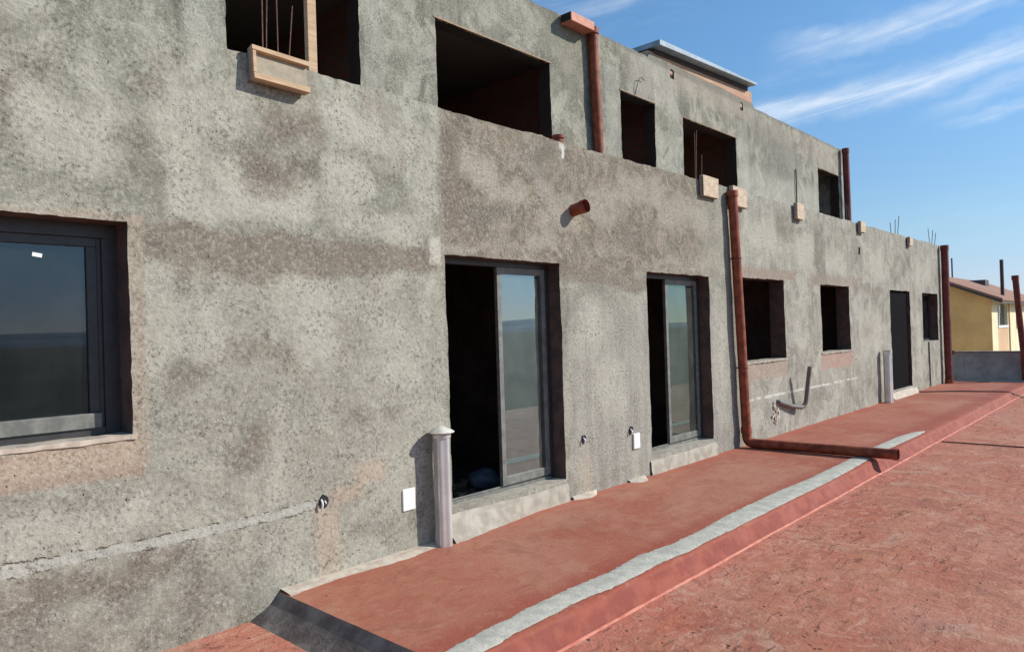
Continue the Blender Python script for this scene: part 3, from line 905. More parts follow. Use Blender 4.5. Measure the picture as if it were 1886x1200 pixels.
def roof_top(x):
    bump_ = .085 if 10.6 < x < 14.75 else 0
    return bump_ + .012 * noise.noise((x * 1.7, 3, 0))


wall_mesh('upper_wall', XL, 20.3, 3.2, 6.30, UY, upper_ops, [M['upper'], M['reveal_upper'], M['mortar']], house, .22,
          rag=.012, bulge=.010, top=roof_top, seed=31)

# shells, slabs, partitions
mb = MB()
mb.box(XL, XL + .24, .245, 10, -.2, 3.56); mb.box(XR - .24, XR, .02, 10, -.2, 3.56)
mb.box(XL, XR, 9.76, 10, -.2, 3.56)
mb.build('side_wall', M['front'], house, smooth=False)
mb = MB()
mb.box(XL, 20.3, 9.76, 9.99, 3.5, 6.25); mb.box(XL, XL + .24, UY + .225, 9.7, 3.5, 6.25); mb.box(20.06, 20.3, UY + .01, 9.7, 3.5, 6.25)
mb.build('upper_side_wall', M['upper'], house, smooth=False)
mb = MB(); mb.box(XL + .25, XR - .25, .245, 9.7, 3.16, 3.42)
mb.build('terrace_slab', M['concrete'], house, smooth=False)
mb = MB(); mb.box(XL + .25, 20.05, UY + .225, 9.7, 5.88, 6.14)
mb.build('roof_slab', M['concrete'], house, smooth=False)
mb = MB()
mb.quad([(XL, .245, .1), (XR, .245, .1), (XR, 9.7, .1), (XL, 9.7, .1)])
mb.quad([(XL, .245, 3.155), (XR, .245, 3.155), (XR, 9.7, 3.155), (XL, 9.7, 3.155)])
mb.quad([(XL, 5.6, .1), (XR, 5.6, .1), (XR, 5.6, 3.15), (XL, 5.6, 3.15)])
for xx in (2.6, 6.3, 9.1, 11.9, 15.2, 18.9):
    mb.box(xx, xx + .12, .245, 5.6, .1, 3.15)
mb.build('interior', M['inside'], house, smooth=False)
mb = MB()
mb.quad([(XL + .25, 6.8, 3.43), (20.05, 6.8, 3.43), (20.05, 6.8, 5.87), (XL + .25, 6.8, 5.87)])
for xx in (5.2, 8.7, 11.2, 14.5, 17.6):
    mb.box(xx, xx + .14, UY + .225, 6.8, 3.43, 5.87)
mb.quad([(XL + .25, UY + .23, 5.875), (20.05, UY + .23, 5.875), (20.05, 9.7, 5.875), (XL + .25, 9.7, 5.875)])
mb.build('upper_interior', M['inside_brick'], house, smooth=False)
for (a, b2, c_, d) in ((11.32, 11.46, 6.12, 6.28), (14.12, 14.26, 6.13, 6.29)):
    mb = MB(); mb.quad([(a - .03, UY + .022, c_ - .03), (b2 + .03, UY + .022, c_ - .03), (b2 + .03, UY + .022, d + .03), (a - .03, UY + .022, d + .03)])  # dark sheet paints the shade inside a shallow scupper
    mb.build('scupper_shade', M['hole_shade'], house, smooth=False)
# thin pale mortar lip under the upper lintels
for (a, b2, c_, d, r) in upper_ops[:5]:
    mb = MB(); mb.box(a - .02, b2 + .02, UY - .012, UY + .03, d + .002, d + .018, jit=.004)
    mb.build('lintel_lip', M['wood_side'], house, smooth=False)


# mortar sills under the doors and fillets at the foot of the wall
def fillet(name, x0, x1, wf, hf, mat, parent):
    xs_ = frange(x0, x1, .05)
    V, Fs = [], []
    for x in xs_:
        w, h = wf(x), hf(x)
        nn = noise.noise((x * 10, 6, 6))
        V += [(x, .03, h + .004), (x, -.012 - .2 * w, h * .72 + .003), (x, -w * .6, h * .25 + .004 + .003 * nn), (x, -w * (1 + .12 * nn), -.01)]
    for i in range(len(xs_) - 1):
        for j in range(3): Fs.append((i * 4 + j, (i + 1) * 4 + j, (i + 1) * 4 + j + 1, i * 4 + j + 1))
    me = bpy.data.meshes.new(name); me.from_pydata(V, [], Fs); me.materials.append(mat); me.shade_smooth()
    o = bpy.data.objects.new(name, me); scene.collection.objects.link(o); o.parent = parent
    return o


fillet('mortar_fillet', 2.44, 3.84, lambda x: .165 + .02 * math.sin(x * 6) - .03 * max(0, x - 3.4), lambda x: .018, M['mortar_light'], house)
fillet('door_threshold', 3.90, 5.56, lambda x: .17 * max(.10, 1 - (x - 3.9) / 1.30) + .014, lambda x: .205, M['mortar'], house)
fillet('door_threshold', 7.08, 8.70, lambda x: .035, lambda x: .19, M['mortar'], house)
fillet('mortar_fillet', 5.62, 6.02, lambda x: .02 + .12 * max(0, math.sin((x - 5.6) / .42 * math.pi)), lambda x: .03, M['mortar_light'], house)
fillet('mortar_fillet', 6.62, 6.95, lambda x: .02 + .15 * max(0, math.sin((x - 6.6) / .36 * math.pi)), lambda x: .02, M['mortar_light'], house)
fillet('door_threshold', 16.5, 18.5, lambda x: .12, lambda x: .13, M['mortar_light'], house)
# projecting window sills
for (a, b2, z_) in ((-.14, 1.56, 1.165), (9.58, 11.14, 1.145), (12.62, 14.18, 1.155)):
    mb = MB()
    xs_ = frange(a, b2, .03)
    for x, xn in zip(xs_, xs_[1:]):
        f = lambda q: (-.017 + .009 * noise.noise((q * 14, 1, z_)), z_ + .006 + .006 * noise.noise((q * 11, 5, z_)), z_ - .022 + .008 * noise.noise((q * 9, 8, z_)))
        (ya, ta, ba), (yb, tb, bb) = f(x), f(xn)
        mb.quad([(x, ya, ta), (xn, yb, tb), (xn, .1, tb), (x, .1, ta)])
        mb.quad([(x, ya, ta), (xn, yb, tb), (xn, yb, bb), (x, ya, ba)])
        mb.quad([(x, ya, ba), (xn, yb, bb), (xn, .0, bb), (x, .0, ba)])
    mb.build('window_sill', M['mortar_light'] if a < 1 else M['mortar'], house, smooth=False)

# left window : dark aluminium frame, one big pane, dusty bottom rail
w = empty('window', (0, 0, 0)); w.parent = house
mb = MB()
Y0 = .165
mb.box(-.1, 1.545, Y0, Y0 + .07, 2.325, 2.415)
mb.box(1.455, 1.545, Y0 + .002, Y0 + .068, 1.17, 2.325)
mb.box(-.1, -.01, Y0 + .002, Y0 + .068, 1.17, 2.325)
mb.box(-.01, 1.455, Y0 + .001, Y0 + .069, 1.17, 1.215)
mb.box(1.43, 1.456, Y0 + .02, Y0 + .06, 1.215, 2.325)
mb.build('frame', M['alu'], w, smooth=False, bevel=.003)
mb = MB()
mb.box(-.009, 1.429, Y0 + .012, Y0 + .055, 2.272, 2.3245)
mb.box(1.375, 1.429, Y0 + .012, Y0 + .055, 1.30, 2.272)
mb.box(-.009, .045, Y0 + .012, Y0 + .055, 1.30, 2.272)
mb.build('sash', M['alu'], w, smooth=False, bevel=.003)
mb = MB(); mb.box(-.009, 1.429, Y0 - .018, Y0 + .055, 1.215, 1.30)
mb.build('bottom_rail', M['alu_grey'], w, smooth=False, bevel=.004)
mb = MB(); mb.box(.045, 1.375, Y0 + .030, Y0 + .038, 1.30, 2.272)
mb.build('pane', M['pane_win'], w, smooth=False)
mb = MB(); mb.box(1.11, 1.158, Y0 + .0275, Y0 + .0285, 2.200, 2.222, rot=Matrix.Rotation(.15, 3, 'Y'))
mb.build('sticker', M['white'], w, smooth=False)


def sliding_door(x0, x1, z0, z1, xm, panemat):
    d = empty('sliding_door', (0, 0, 0)); d.parent = house
    y0 = .15
    mb = MB()
    mb.box(x0, x1 + .01, y0, y0 + .085, z1 - .055, z1 + .01)
    mb.box(x0, x0 + .045, y0 + .002, y0 + .083, z0, z1 - .055)
    mb.box(x1 - .05, x1 + .01, y0 + .002, y0 + .083, z0, z1 - .055)
    mb.build('frame', M['alu'], d, smooth=False, bevel=.003)
    mb = MB()
    mb.box(x0 + .045, x1 - .05, y0 + .001, y0 + .084, z0 - .03, z0 + .025)
    mb.box(x0 + .045, x1 - .05, y0 + .03, y0 + .036, z0 + .025, z0 + .04)
    mb.build('track', M['alu_grey'], d, smooth=False, bevel=.002)
    s = empty('sash', (0, 0, 0)); s.parent = d
    mb = MB()
    ys_, ye = y0 + .006, y0 + .046
    xr = x1 - .052
    mb.box(xm, xm + .055, ys_, ye, z0 + .041, z1 - .056)
    mb.box(xr - .055, xr, ys_, ye, z0 + .041, z1 - .056)
    mb.box(xm + .055, xr - .055, ys_ + .001, ye - .001, z1 - .12, z1 - .056)
    mb.box(xm + .055, xr - .055, ys_ + .001, ye - .001, z0 + .041, z0 + .12)
    mb.build('sash_frame', M['alu_grey'], d, smooth=False, bevel=.003)
    bpy.data.objects.remove(s)
    mb = MB(); mb.box(xm + .055, xr - .055, ys_ + .014, ys_ + .022, z0 + .12, z1 - .12)
    mb.build('pane', panemat, d, smooth=False)
    return d


sliding_door(4.02, 5.54, .22, 2.36, 4.80, M['pane_door'])
sliding_door(7.13, 8.64, .21, 2.34, 7.80, M['pane_far'])
# far door leaf, set back in its opening
mb = MB()
mb.box(16.75, 18.33, .06, .10, .16, 2.33)
mb.build('door', M['doorleaf'], house, smooth=False, bevel=.004)
# far window : frame, mullion, half glazed
w = empty('window', (0, 0, 0)); w.parent = house
mb = MB()
for bx_ in ((19.40, 20.94, 2.27, 2.32), (19.40, 20.94, 1.13, 1.18)): mb.box(bx_[0], bx_[1], .18, .23, bx_[2], bx_[3])
for xx in (19.40, 20.14, 20.88): mb.box(xx, xx + .06, .181, .229, 1.18, 2.27)
mb.build('frame', M['alu'], w, smooth=False)
mb = MB(); mb.box(20.20, 20.88, .20, .206, 1.18, 2.27)
mb.build('pane', M['pane_win'], w, smooth=False)

# brick upstand and metal canopy on the roof
cp = empty('roof_hatch', (0, 0, 0)); cp.parent = house
mb = MB()
P0, P1 = 10.62, 14.74
V = []
n_ = 16
for i in range(n_ + 1):
    x = P0 + (P1 - P0) * i / n_
    V.append(x)
for a, b2 in zip(V, V[1:]):
    zt = lambda x: 6.43 + (x - P0) / (P1 - P0) * .20
    mb.quad([(a, UY + .02, 6.2), (b2, UY + .02, 6.2), (b2, UY + .02, zt(b2)), (a, UY + .02, zt(a))])
mb.quad([(P1, UY + .02, 6.1), (P1, UY + 3, 6.1), (P1, UY + 3, 6.63), (P1, UY + .02, 6.63)])
mb.quad([(P0, UY + .02, 6.1), (P0, UY + 3, 6.1), (P0, UY + 3, 6.43), (P0, UY + .02, 6.43)])
mb.build('upstand', M['brick'], cp, smooth=False)
th = math.atan2(.20, P1 - P0)


def canopy_box(mb, x0, x1, y0, y1, za0, za1, zb0, zb1, mi=0):
    P = [(x0, y0, za0), (x0, y0, za1), (x0, y1, za0), (x0, y1, za1), (x1, y0, zb0), (x1, y0, zb1), (x1, y1, zb0), (x1, y1, zb1)]
    i = len(mb.v); mb.v += P
    for f in ((0, 1, 3, 2), (4, 6, 7, 5), (0, 4, 5, 1), (2, 3, 7, 6), (0, 2, 6, 4), (1, 5, 7, 3)):
        mb.f.append(tuple(i + k for k in f)); mb.mi.append(mi)


mb = MB()
canopy_box(mb, 10.72, 14.58, UY - .17, UY + 3.1, 6.50, 6.59, 6.70, 6.745)
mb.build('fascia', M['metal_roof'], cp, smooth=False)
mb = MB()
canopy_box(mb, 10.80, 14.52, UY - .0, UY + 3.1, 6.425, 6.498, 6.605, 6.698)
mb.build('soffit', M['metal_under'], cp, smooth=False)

# ================================================================== THINGS ON THE HOUSE
# drain pipes
def arc(p0, c, p1, k=6):
    p0, c, p1 = Vector(p0), Vector(c), Vector(p1)
    return [tuple((1 - t) ** 2 * p0 + 2 * t * (1 - t) * c + t * t * p1) for t in [i / k for i in range(k + 1)]]


def bracket(mb, x, y, z, r, yw=0.0):
    mb.tube([(x, y, z - .012), (x, y, z + .012)], r + .006, 14, 0)
    mb.box(x - .008, x + .008, y + r - .004, yw + .012, z - .008, z + .008)


# long red downpipe that turns onto the walkway
dp = empty('drainpipe', (9.40, -.09, 0), 'long rusty red drainpipe down the lower wall that turns out across the walkway', 'drainpipe')
r = .064
r = .064
path = [(9.235, -.085, 3.50), (9.27, -.088, 2.8), (9.33, -.095, 1.6), (9.385, -.10, .40), (9.395, -.10, .20)] + arc((9.397, -.10, .15), (9.40, -.105, .066), (9.402, -.19, .066), 5) + [(9.41, -.8, .068), (9.42, -1.97, .075)]
mb = MB(); mb.tube(path, r, 18, hollow=1)
put(mb.build('pipe', M['pvc']), dp)
for pa, pb, rr in (((9.2355, -.085, 3.44), (9.235, -.085, 3.52), r + .010), ((9.39, -.10, .20), (9.386, -.10, .28), r + .009), ((9.418, -1.93, .0748), (9.42, -1.99, .0752), r + .006)):
    mb = MB(); mb.tube([pa, pb], rr, 18, cap=False)
    put(mb.build('collar', M['pvc']), dp)
mb = MB(); mb.tube([(9.42, -1.85, .0743), (9.42, -1.853, .0743)], r - .003, 16)  # dark disc stands in for the shade inside the pipe
put(mb.build('end_shade', M['hole_shade']), dp)
for bx_, by_, bz_ in ((9.28, -.09, 2.6), (9.35, -.098, 1.1)):
    mb = MB(); bracket(mb, bx_, by_, bz_, r)
    put(mb.build('bracket', M['pvc_dark']), dp)

# upper red downpipe with an open gutter outlet at its head
dp = empty('drainpipe', (9.0, UY - .09, 3.6), 'red drainpipe on the upper storey wall beside the widest dark window', 'drainpipe')
mb = MB(); mb.tube([(8.90, UY - .085, 6.26), (8.91, UY - .085, 5.6), (8.96, UY - .085, 4.5), (8.96, UY - .085, 3.5)], .076, 16)
put(mb.build('pipe', M['pvc']), dp)
mb = MB(); mb.tube([(8.90, UY - .09, 6.18), (8.90, UY - .09, 6.275)], .088, 16)
put(mb.build('collar', M['pvc']), dp)
mb = MB()
mb.box(8.20, 8.76, UY - .22, UY - .014, 6.15, 6.285)
put(mb.build('gutter_outlet', M['pvc_orange'], smooth=False, bevel=.008), dp)
mb = MB(); mb.box(8.196, 8.199, UY - .205, UY - .03, 6.165, 6.27)  # dark plate on a solid box, painted shade of its mouth
put(mb.build('end_shade', M['hole_shade'], smooth=False), dp)
mb = MB(); mb.box(8.76, 8.79, UY - .15, UY - .01, 6.16, 6.275)
put(mb.build('joint', M['pvc_dark'], smooth=False), dp)

dp = empty('drainpipe', (20.2, UY - .1, 3.6), 'dark red drainpipe at the far corner of the upper storey', 'drainpipe')
mb = MB(); mb.tube([(20.17, UY - .13, 6.28), (20.19, UY - .13, 5.0), (20.19, UY - .13, 3.5)], .085, 14)
mb.tube([(20.17, UY - .13, 6.18), (20.17, UY - .13, 6.30)], .095, 14)
put(mb.build('pipe', M['pvc_dark']), dp)
dp = empty('drainpipe', (21.5, -.1, 0), 'dark red drainpipe at the far corner of the lower wall, beside the parapet', 'drainpipe')
mb = MB(); mb.tube([(21.33, -.12, 3.56), (21.31, -.12, 2.0), (21.27, -.13, .3), (21.26, -.14, .02)], .088, 14)
mb.tube([(21.33, -.12, 3.44), (21.33, -.12, 3.58)], .098, 14)
put(mb.build('pipe', M['pvc_dark']), dp)
mb = MB(); mb.tube([(21.28, -.13, .72), (21.45, -.22, .80)], .05, 12)
put(mb.build('elbow', M['pvc']), dp)
mb = MB(); mb.tube([(21.26, -.14, .0), (21.26, -.14, .1)], .105, 14)
put(mb.build('foot_collar', M['pvc']), dp)
# red pipe against the parapet at the right edge
dp = empty('drainpipe', (22.6, -1.5, 0), 'leaning red pipe standing at the end parapet, far right', 'drainpipe')
mb = MB(); mb.tube([(22.56, -1.45, 2.72), (22.60, -1.50, 1.7), (22.64, -1.56, .72), (22.64, -1.58, -.1)], .072, 14)
mb.tube([(22.56, -1.45, 2.62), (22.558, -1.448, 2.74)], .082, 14)
put(mb.build('pipe', M['pvc_dark']), dp)
mb = MB(); mb.tube([(22.62, -1.56, 1.0), (22.62, -1.63, .86), (22.63, -1.72, .70)], .06, 12)
put(mb.build('branch', M['pvc_dark']), dp)

# vent stub with a hooded lip
v = empty('vent_pipe', (5.79, 0, 2.92), 'short red vent pipe sticking out of the plaster above the near sliding door', 'vent')
mb = MB(); mb.tube([(5.785, .02, 2.905), (5.79, -.07, 2.92), (5.795, -.155, 2.935)], .062, 18, hollow=1)
mb.tube([(5.794, -.11, 2.929), (5.797, -.165, 2.938)], .068, 18, hollow=1)
put(mb.build('pipe', M['pvc']), v)
mb = MB(); mb.tube([(5.791, -.080, 2.922), (5.791, -.084, 2.9225)], .058, 16)  # vent is plugged by a dark disc as painted inner shade
put(mb.build('end_shade', M['hole_shade']), v)
# little red stub on the ledge
mb = MB(); mb.tube([(5.66, .06, 3.54), (5.66, .06, 3.66)], .05, 14); mb.tube([(5.66, .06, 3.635), (5.66, .06, 3.665)], .062, 14)
tag(mb.build('pipe_stub', M['pvc']), 'stubby red pipe end standing on the ledge above a white drip', 'pipe')


# stainless flues at the foot of the wall
def flue(label, x, y, h, r, cap, group):
    f = empty('flue_pipe', (x, y, 0), label, 'flue pipe', group)
    mb = MB()
    seg = 84
    for z0_, z1_, rr in ((0.0, h, r),):
        base = len(mb.v)
        for zz in (z0_, z1_):
            for q in range(seg):
                an = 2 * math.pi * q / seg
                r2 = rr * (1 + .07 * math.cos(an * 5 + .7))
                mb.v.append((r2 * math.cos(an), r2 * math.sin(an), zz))
        for q in range(seg):
            q2 = (q + 1) % seg
            mb.f.append((base + q, base + q2, base + seg + q2, base + seg + q)); mb.mi.append(0)
        mb.f.append(tuple(base + seg + q for q in range(seg))); mb.mi.append(0)
    mb.build('flue_body', M['steel'], f, angle=70)
    mb = MB()
    for zz in (h * .985,):
        mb.tube([(0, 0, zz - .02), (0, 0, zz)], r * 1.14, 24)
    mb.build('band', M['steel'], f)
    if cap:
        mb = MB()
        mb.tube([(0, 0, h - .01), (0, 0, h + .004), (0, 0, h + .010), (0, 0, h + .028), (0, 0, h + .045), (0, 0, h + .055)], .1, 28, radii=[r * .9, r * 1.55, r * 1.60, r * 1.2, r * .65, r * .25])
        mb.build('cowl', M['capm'], f, angle=25)
    else:
        mb = MB(); mb.tube([(0, 0, h - .005), (0, 0, h + .03)], r * 1.12, 24)
        mb.build('cap', M['capm'], f)
    return f


flue('stainless flue with a cream cowl standing left of the near sliding door', 3.82, -.115, .90, .066, True, 'flue pipes at the foot of the wall')
flue('capped grey flue standing left of the far dark door', 15.95, -.13, 1.05, .08, False, 'flue pipes at the foot of the wall')

# white junction box covers
for x, z_, lab in ((3.55, .405, 'white plastic cover plate low on the wall left of the flue with the cowl'),
                   (6.80, .43, 'white plastic cover plate beside the doorway with the second sliding door')):
    mb = MB(); mb.box(x - .062, x + .062, -.020, .004, z_ - .085, z_ + .085)
    o = mb.build('cover_plate', M['white'], smooth=False, bevel=.006)
    tag(o, lab, 'cover plate', 'white cover plates on the wall')


# conduit stubs in rough chased holes
def stub(label, x, z_, s=1.0):
    e = empty('conduit_stub', (x, 0, z_), label, 'conduit', 'conduit ends in chased holes')
    mb = MB()
    pts = []
    for k in range(11):
        a = 2 * math.pi * k / 11
        rr = (.034 + .012 * rnd.random()) * s
        pts.append((rr * math.cos(a), -.0145, rr * 1.3 * math.sin(a)))
    mb.quad(pts)
    mb.quad([(p[0], .0, p[2]) for p in pts])
    for a, b2 in zip(pts, pts[1:] + pts[:1]):
        mb.quad([a, b2, (b2[0], 0, b2[2]), (a[0], 0, a[2])])
    mb.build('hole', M['hole_shade'], e, smooth=False)  # raised dark patch with the shade of a recess as its colour
    mb = MB()
    mb.tube(arc((-.02 * s, 0.0, .02), (-.03 * s, -.06, .01), (-.03 * s, -.03, -.045 * s), 6), .0075 * s, 10)
    mb.tube([(.008 * s, 0, .012), (.004 * s, -.035, -.01)], .006 * s, 8)
    mb.build('conduit', M['white'], e)


stub('white conduit end in a ragged hole at the end of the plastered chase', 2.79, .535, 1.0)
stub('small conduit end poking out right of the near sliding door', 5.84, .575, .9)
stub('conduit end just left of the cover plate by the second sliding door', 6.70, .56, .9)

# bent grey conduit leaving the wall under the open windows
cd = empty('bent_conduit', (11.2, 0, .5), 'bent grey waste pipe rising clear of the wall below the two open windows', 'pipe')
mb = MB()
mb.tube([(10.68, .02, .51), (10.70, -.03, .50), (10.86, -.05, .46), (11.10, -.06, .40), (11.36, -.08, .36)] + arc((11.38, -.085, .355), (11.50, -.12, .35), (11.48, -.14, .47), 5) + [(11.45, -.19, .75), (11.44, -.23, 1.0)], .034, 12)
put(mb.build('pipe', M['hose']), cd)
mb = MB()
for k in range(26):
    a = rnd.uniform(0, 6.28); q = rnd.random() ** .5 * .15
    x, z_ = 10.62 + q * math.cos(a) * .9, .36 + q * math.sin(a) * 1.2
    s_ = rnd.uniform(.010, .026)
    mb.box(x - s_, x + s_, -.018, .004, z_ - s_, z_ + s_, jit=.006)
tag(put(mb.build('mortar_crumbs', M['mortar_light'], smooth=False), cd), kind='stuff')


# ------------------------------------------------------------------ formwork boards and starter bars
def board(label, x0, x1, z0, z1, thick=.045, tilt=0.0, big=False):
    e = empty('formwork_board', ((x0 + x1) / 2, 0, z1), label, 'board', 'formwork boards nailed to the ledge')
    w2, h = (x1 - x0) / 2, z1 - z0
    R = Matrix.Rotation(tilt, 3, 'X')
    Rr = Matrix.Rotation(rnd.uniform(-.03, .03), 3, 'Y')
    Rt = Rr @ R
    y0 = -.016
    c = (0, y0, 0)
    mb = MB()
    mb.box(-w2, w2, y0 - thick * .55, y0, -h, .02, rot=Rt, c=c, jit=.002)
    mb.build('panel', M['ply'], e, smooth=False)
    rr = .028 if not big else .034
    if not big:
        mb = MB(); mb.box(-w2 * .96, w2 * .97, y0 - thick, y0 - thick * .55 - .001, -h + .004, .016, rot=Rt, c=c, jit=.006)
        mb.build('face_board', M['wood_light'], e, smooth=False, bevel=.002)
        return e
    mb = MB(); mb.box(-w2 - .004, w2 + .006, y0 - thick, y0 - thick * .55 - .001, -rr + .022, .022, rot=Rt, c=c, jit=.003)
    mb.build('batten', M['wood'], e, smooth=False, bevel=.002)
    mb = MB(); mb.box(-w2, w2 + .003, y0 - thick, y0 - thick * .55 - .001, -h - .003, -h + rr, rot=Rt, c=c, jit=.003)
    mb.build('batten', M['wood'], e, smooth=False, bevel=.002)
    if big:
        mb = MB(); mb.box(-w2 - .002, -w2 + .022, y0 - thick + .003, y0 - thick * .55 - .001, -h + rr + .001, -rr + .021, rot=Rt, c=c)
        mb.build('batten', M['wood'], e, smooth=False, bevel=.002)
    return e


board('largest formwork board, below the timber stud of the upper left opening', 2.31, 2.72, 3.40, 3.60, .075, -.10, True)
board('pale formwork board on the ledge left of the long red drainpipe', 8.45, 8.88, 3.37, 3.62, .05)
board('pale formwork board on the ledge just right of the long red drainpipe', 9.28, 9.74, 3.33, 3.585, .055)
board('narrow weathered board on the ledge between the upper window openings', 11.55, 11.85, 3.36, 3.60, .06)
board('small pale board at the ledge just past the upper storey corner', 14.72, 15.02, 3.40, 3.60, .06)
board('farthest small board on the ledge, near the end of the wall', 18.2, 18.46, 3.37, 3.56, .06)

# timber stud in the upper left opening
mb = MB(); mb.box(2.94, 3.015, .26, .31, 3.43, 5.9)
mb2 = mb.build('timber_stud', M['wood'], smooth=False, bevel=.003)
tag(mb2, 'upright pale timber stud standing in the upper left opening', 'timber stud')


def bars(label, pts, z0, h, mat='rebar', lean=.02, r=.007):
    e = empty('rebar_cluster', (pts[0][0], pts[0][1], z0), label, 'rebar', 'starter bars rising from the ledge')
    for (x, y, hh) in pts:
        mb = MB()
        dx, dy = rnd.uniform(-lean, lean), rnd.uniform(-lean, lean)
        mb.tube([(x, y, z0), (x + dx * .4, y + dy * .4, z0 + hh * .5), (x + dx, y + dy, z0 + hh)], r, 6)
        put(mb.build('bar', M[mat]), e)


bars('rusty starter bars behind the largest formwork board', [(2.56, .25, 1.3), (2.70, .28, 1.3), (2.62, .32, 1.0), (2.80, .34, .75)], 3.43, 1, 'rebar', .05, .0048)
bars('starter bars in front of the square upper opening by the drainpipe head', [(8.78, .22, .85), (8.95, .3, .95), (9.0, .25, .6)], 3.43, 1, 'rebar', .04, .005)
bars('starter bars at the ledge beyond the upper storey corner', [(14.72, .12, .50), (14.80, .2, .58)], 3.43, 1, 'rebar_grey', .05, .007)
bars('tall pair of starter bars near the far end of the ledge', [(17.95, .12, .62), (18.08, .2, .56), (18.0, .25, .5)], 3.43, 1, 'rebar_grey', .05, .007)
bars('starter bars at the far end corner of the ledge', [(21.05, .12, .55), (21.2, .18, .62), (21.35, .12, .5)], 3.43, 1, 'rebar_grey', .05, .007)

# thin electrical conduit on the upper wall and wire over an opening
mb = MB(); mb.tube([(16.93, UY - .03, 5.3), (16.92, UY - .03, 4.2), (16.92, UY - .03, 3.6)], .016, 8)
tag(mb.build('wall_conduit', M['cable']), 'thin dark conduit on the upper wall above a narrow board', 'conduit')
mb = MB(); mb.tube(arc((10.15, UY - .004, 5.54), (10.15, UY - .10, 5.95), (10.40, UY - .03, 5.84), 8), .007, 6)
tag(mb.build('bent_wire', M['cable']), 'bent dark wire above the narrow upper opening', 'wire')
# cable hanging below the far window
mb = MB(); mb.tube([(19.87, -.012, 1.12), (19.85, -.02, .7), (19.86, -.02, .3), (19.84, -.03, .02)], .014, 6)
tag(mb.build('hanging_cable', M['cable']), 'dark cable hanging down the wall below the farthest window', 'cable')


# thin dark lines over the floor, drawn as tubes
def cable(label, pts, r):
    V = [Vector(p) for p in pts]
    path = []
    for a, b2 in zip(V, V[1:]):
        k = max(2, int((b2 - a).length / .2))
        for i in range(k): path.append(a + (b2 - a) * i / k)
    path.append(V[-1])
    path = [(p.x + .04 * noise.noise((p.y * 1.2, 0, 3)), p.y, p.z) for p in path]
    mb = MB(); mb.tube(path, r, 6)
    tag(mb.build('cable', M['cable']), label, 'cable', 'thin dark lines on the red floor')


cable('thin dark line running over the rough red floor near the cement strip end', [(12.0, -1.90, ZL + .012), (12.0, -3.0, ZL + .012), (12.15, -5.5, ZL + .012)], .009)
cable('thin dark line from the far door across the walkway to the right', [(18.4, -.05, .015), (18.9, -.8, .015), (19.15, -1.70, .012), (19.3, -1.95, ZL + .015), (19.9, -2.4, ZL + .015), (20.6, -4.5, ZL + .015)], .014)

# debris inside the near door
mb = MB()
for k in range(60):
    x, y = rnd.uniform(4.05, 5.4), rnd.uniform(.30, 1.2)
    s_ = rnd.uniform(.012, .035)
    mb.box(x - s_, x + s_, y - s_, y + s_, .1, .1 + s_ * 1.2, jit=.01)
tag(mb.build('rubble', M['debris'], smooth=False), 'broken crumbs of plaster on the floor inside the near sliding door', 'rubble', kind='stuff')
bm = bmesh.new(); bmesh.ops.create_icosphere(bm, subdivisions=3, radius=.16)
for v_ in bm.verts:
    v_.co *= 1 + .25 * noise.noise(v_.co * 9)
    v_.co.z *= .7
me = bpy.data.meshes.new('sack'); bm.to_mesh(me); bm.free(); me.materials.append(M['bluebag']); me.shade_smooth()
o = bpy.data.objects.new('sack', me); scene.collection.objects.link(o); o.location = (5.15, .75, .2)
tag(o, 'blue grey sack lying in the dark inside the near sliding door', 'sack')

# ================================================================== END PARAPET AND THE NEIGHBOUR
pp = empty('parapet_wall', (X_END, -1, 0), 'low grey block parapet closing the far end of the terrace', 'wall')
mb = MB()
for y0_ in frange(-6.6, 3.0, .8)[:-1]:
    mb.box(X_END, X_END + .18, y0_, y0_ + .795, -.2, .72 + .01 * rnd.random(), jit=.003)
put(mb.build('blocks', M['parapet'], smooth=False), pp)
mb = MB(); mb.box(X_END - .015, X_END + .195, -6.6, 3.0, .733, .765)
put(mb.build('coping', M['concrete'], smooth=False), pp)
mb = MB(); mb.box(X_END - .75, X_END - .001, -6.6, -.02, -.2, .008)
put(mb.build('kerb', M['mortar']), pp)

nh_ = empty('neighbour_house', (34, 0.9, -4.2), 'ochre neighbour house with a clay tiled gable roof beyond the parapet', 'house')
HX0, HX1, HY0, HY1 = 34.0, 46.0, .91, 8.5
EZ, RZ = 2.50, 3.50
RY = 3.2
mb = MB()
mb.quad([(HX0, HY0 - .012, -4.2), (HX0, HY1, -4.2), (HX0, HY1, 1.6), (HX0, RY, RZ - .12), (HX0, HY0 - .012, EZ - .05)])
mb.quad([(HX1, HY0, -4.2), (HX1, HY1, -4.2), (HX1, HY1, 1.6), (HX1, RY, RZ - .12), (HX1, HY0, EZ - .05)])
mb.quad([(HX0, HY1, -4.2), (HX1, HY1, -4.2), (HX1, HY1, 1.6), (HX0, HY1, 1.6)])
put(mb.build('gable_wall', M['yellow'], smooth=False), nh_)
mb = MB()
wx0, wx1, wz0, wz1 = 35.3, 37.7, 1.20, 2.22
mb.box(HX0 + .012, wx0, HY0 - .01, HY0 + .2, -4.2, EZ - .06)
mb.box(wx1, HX1, HY0 - .01, HY0 + .2, -4.2, EZ - .06)
mb.box(wx0, wx1, HY0 - .01, HY0 + .2, wz1, EZ - .06)
put(mb.build('front_wall', M['cream'], smooth=False), nh_)
mb = MB(); mb.box(wx0, wx1, HY0 - .008, HY0 + .2, -4.2, wz0)
put(mb.build('sill_panel', M['tan'], smooth=False), nh_)
mb = MB()
mb.box(wx0, wx1, HY0 - .04, HY0 + .1, wz0 + .001, wz0 + .10)
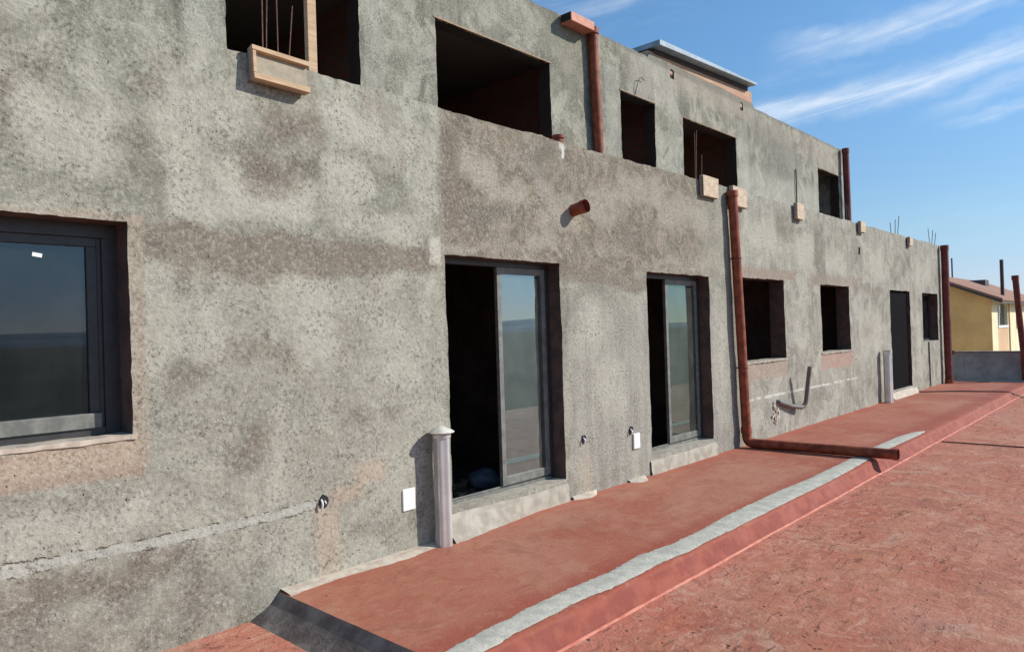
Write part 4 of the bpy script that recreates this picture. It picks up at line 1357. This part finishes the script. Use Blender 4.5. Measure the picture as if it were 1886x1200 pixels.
mb.box(wx0 + .75, wx0 + .82, HY0 + .05, HY0 + .1, wz0 + .1, wz1)
wf_ = put(mb.build('window', M['white'], smooth=False), nh_)
mb = MB(); mb.box(wx0, wx1, HY0 + .11, HY0 + .12, wz0 + .1, wz1)
put(mb.build('pane', M['pane_win'], smooth=False), nh_)
mb = MB(); mb.box(37.9, 38.0, HY0 - .06, HY0 - .012, -2, EZ - .06)
mb.box(39.9, 41.6, HY0 - .03, HY0 - .011, 1.1, 2.1)
put(mb.build('shutter', M['tan'], smooth=False), nh_)
mb = MB()
sl = (RZ - EZ) / (RY - HY0)


def slab(mb, xa, xb, ya, za, yb, zb, t, mi=0):
    P = [(xa, ya, za), (xa, ya, za + t), (xa, yb, zb), (xa, yb, zb + t), (xb, ya, za), (xb, ya, za + t), (xb, yb, zb), (xb, yb, zb + t)]
    i = len(mb.v); mb.v += P
    for f in ((0, 1, 3, 2), (4, 6, 7, 5), (0, 4, 5, 1), (2, 3, 7, 6), (0, 2, 6, 4), (1, 5, 7, 3)):
        mb.f.append(tuple(i + k for k in f)); mb.mi.append(mi)


slab(mb, HX0 - .35, HX1 + .4, HY0 - .45, EZ - .45 * sl, RY, RZ, .09)
slab(mb, HX0 - .35, HX1 + .4, HY1 + .4, 1.5, RY + .001, RZ, .09)
put(mb.build('roof', M['tiles'], smooth=False), nh_)
mb = MB()
slab(mb, HX0 - .30, HX1 + .35, HY0 - .42, EZ - .45 * sl - .10, RY, RZ - .09, .085)
put(mb.build('eave', M['eave'], smooth=False), nh_)
mb = MB(); mb.box(41.5, 42.4, RY - .9, RY - .2, 3.2, 3.5)
put(mb.build('roof_vent', M['eave'], smooth=False), nh_)
mb = MB(); mb.tube([(36.64, .90, 2.4), (36.64, .90, 4.1)], .07, 8)
tag(mb.build('utility_pole', M['cable']), 'thick dark pole rising above the tiled roof of the ochre house', 'pole')
mb = MB(); mb.tube([(48.0, 4.97, -4.2), (48.0, 4.97, 5.15)], .04, 6)
tag(mb.build('thin_pole', M['cable']), 'very thin pole just right of the far corner drainpipe', 'pole')
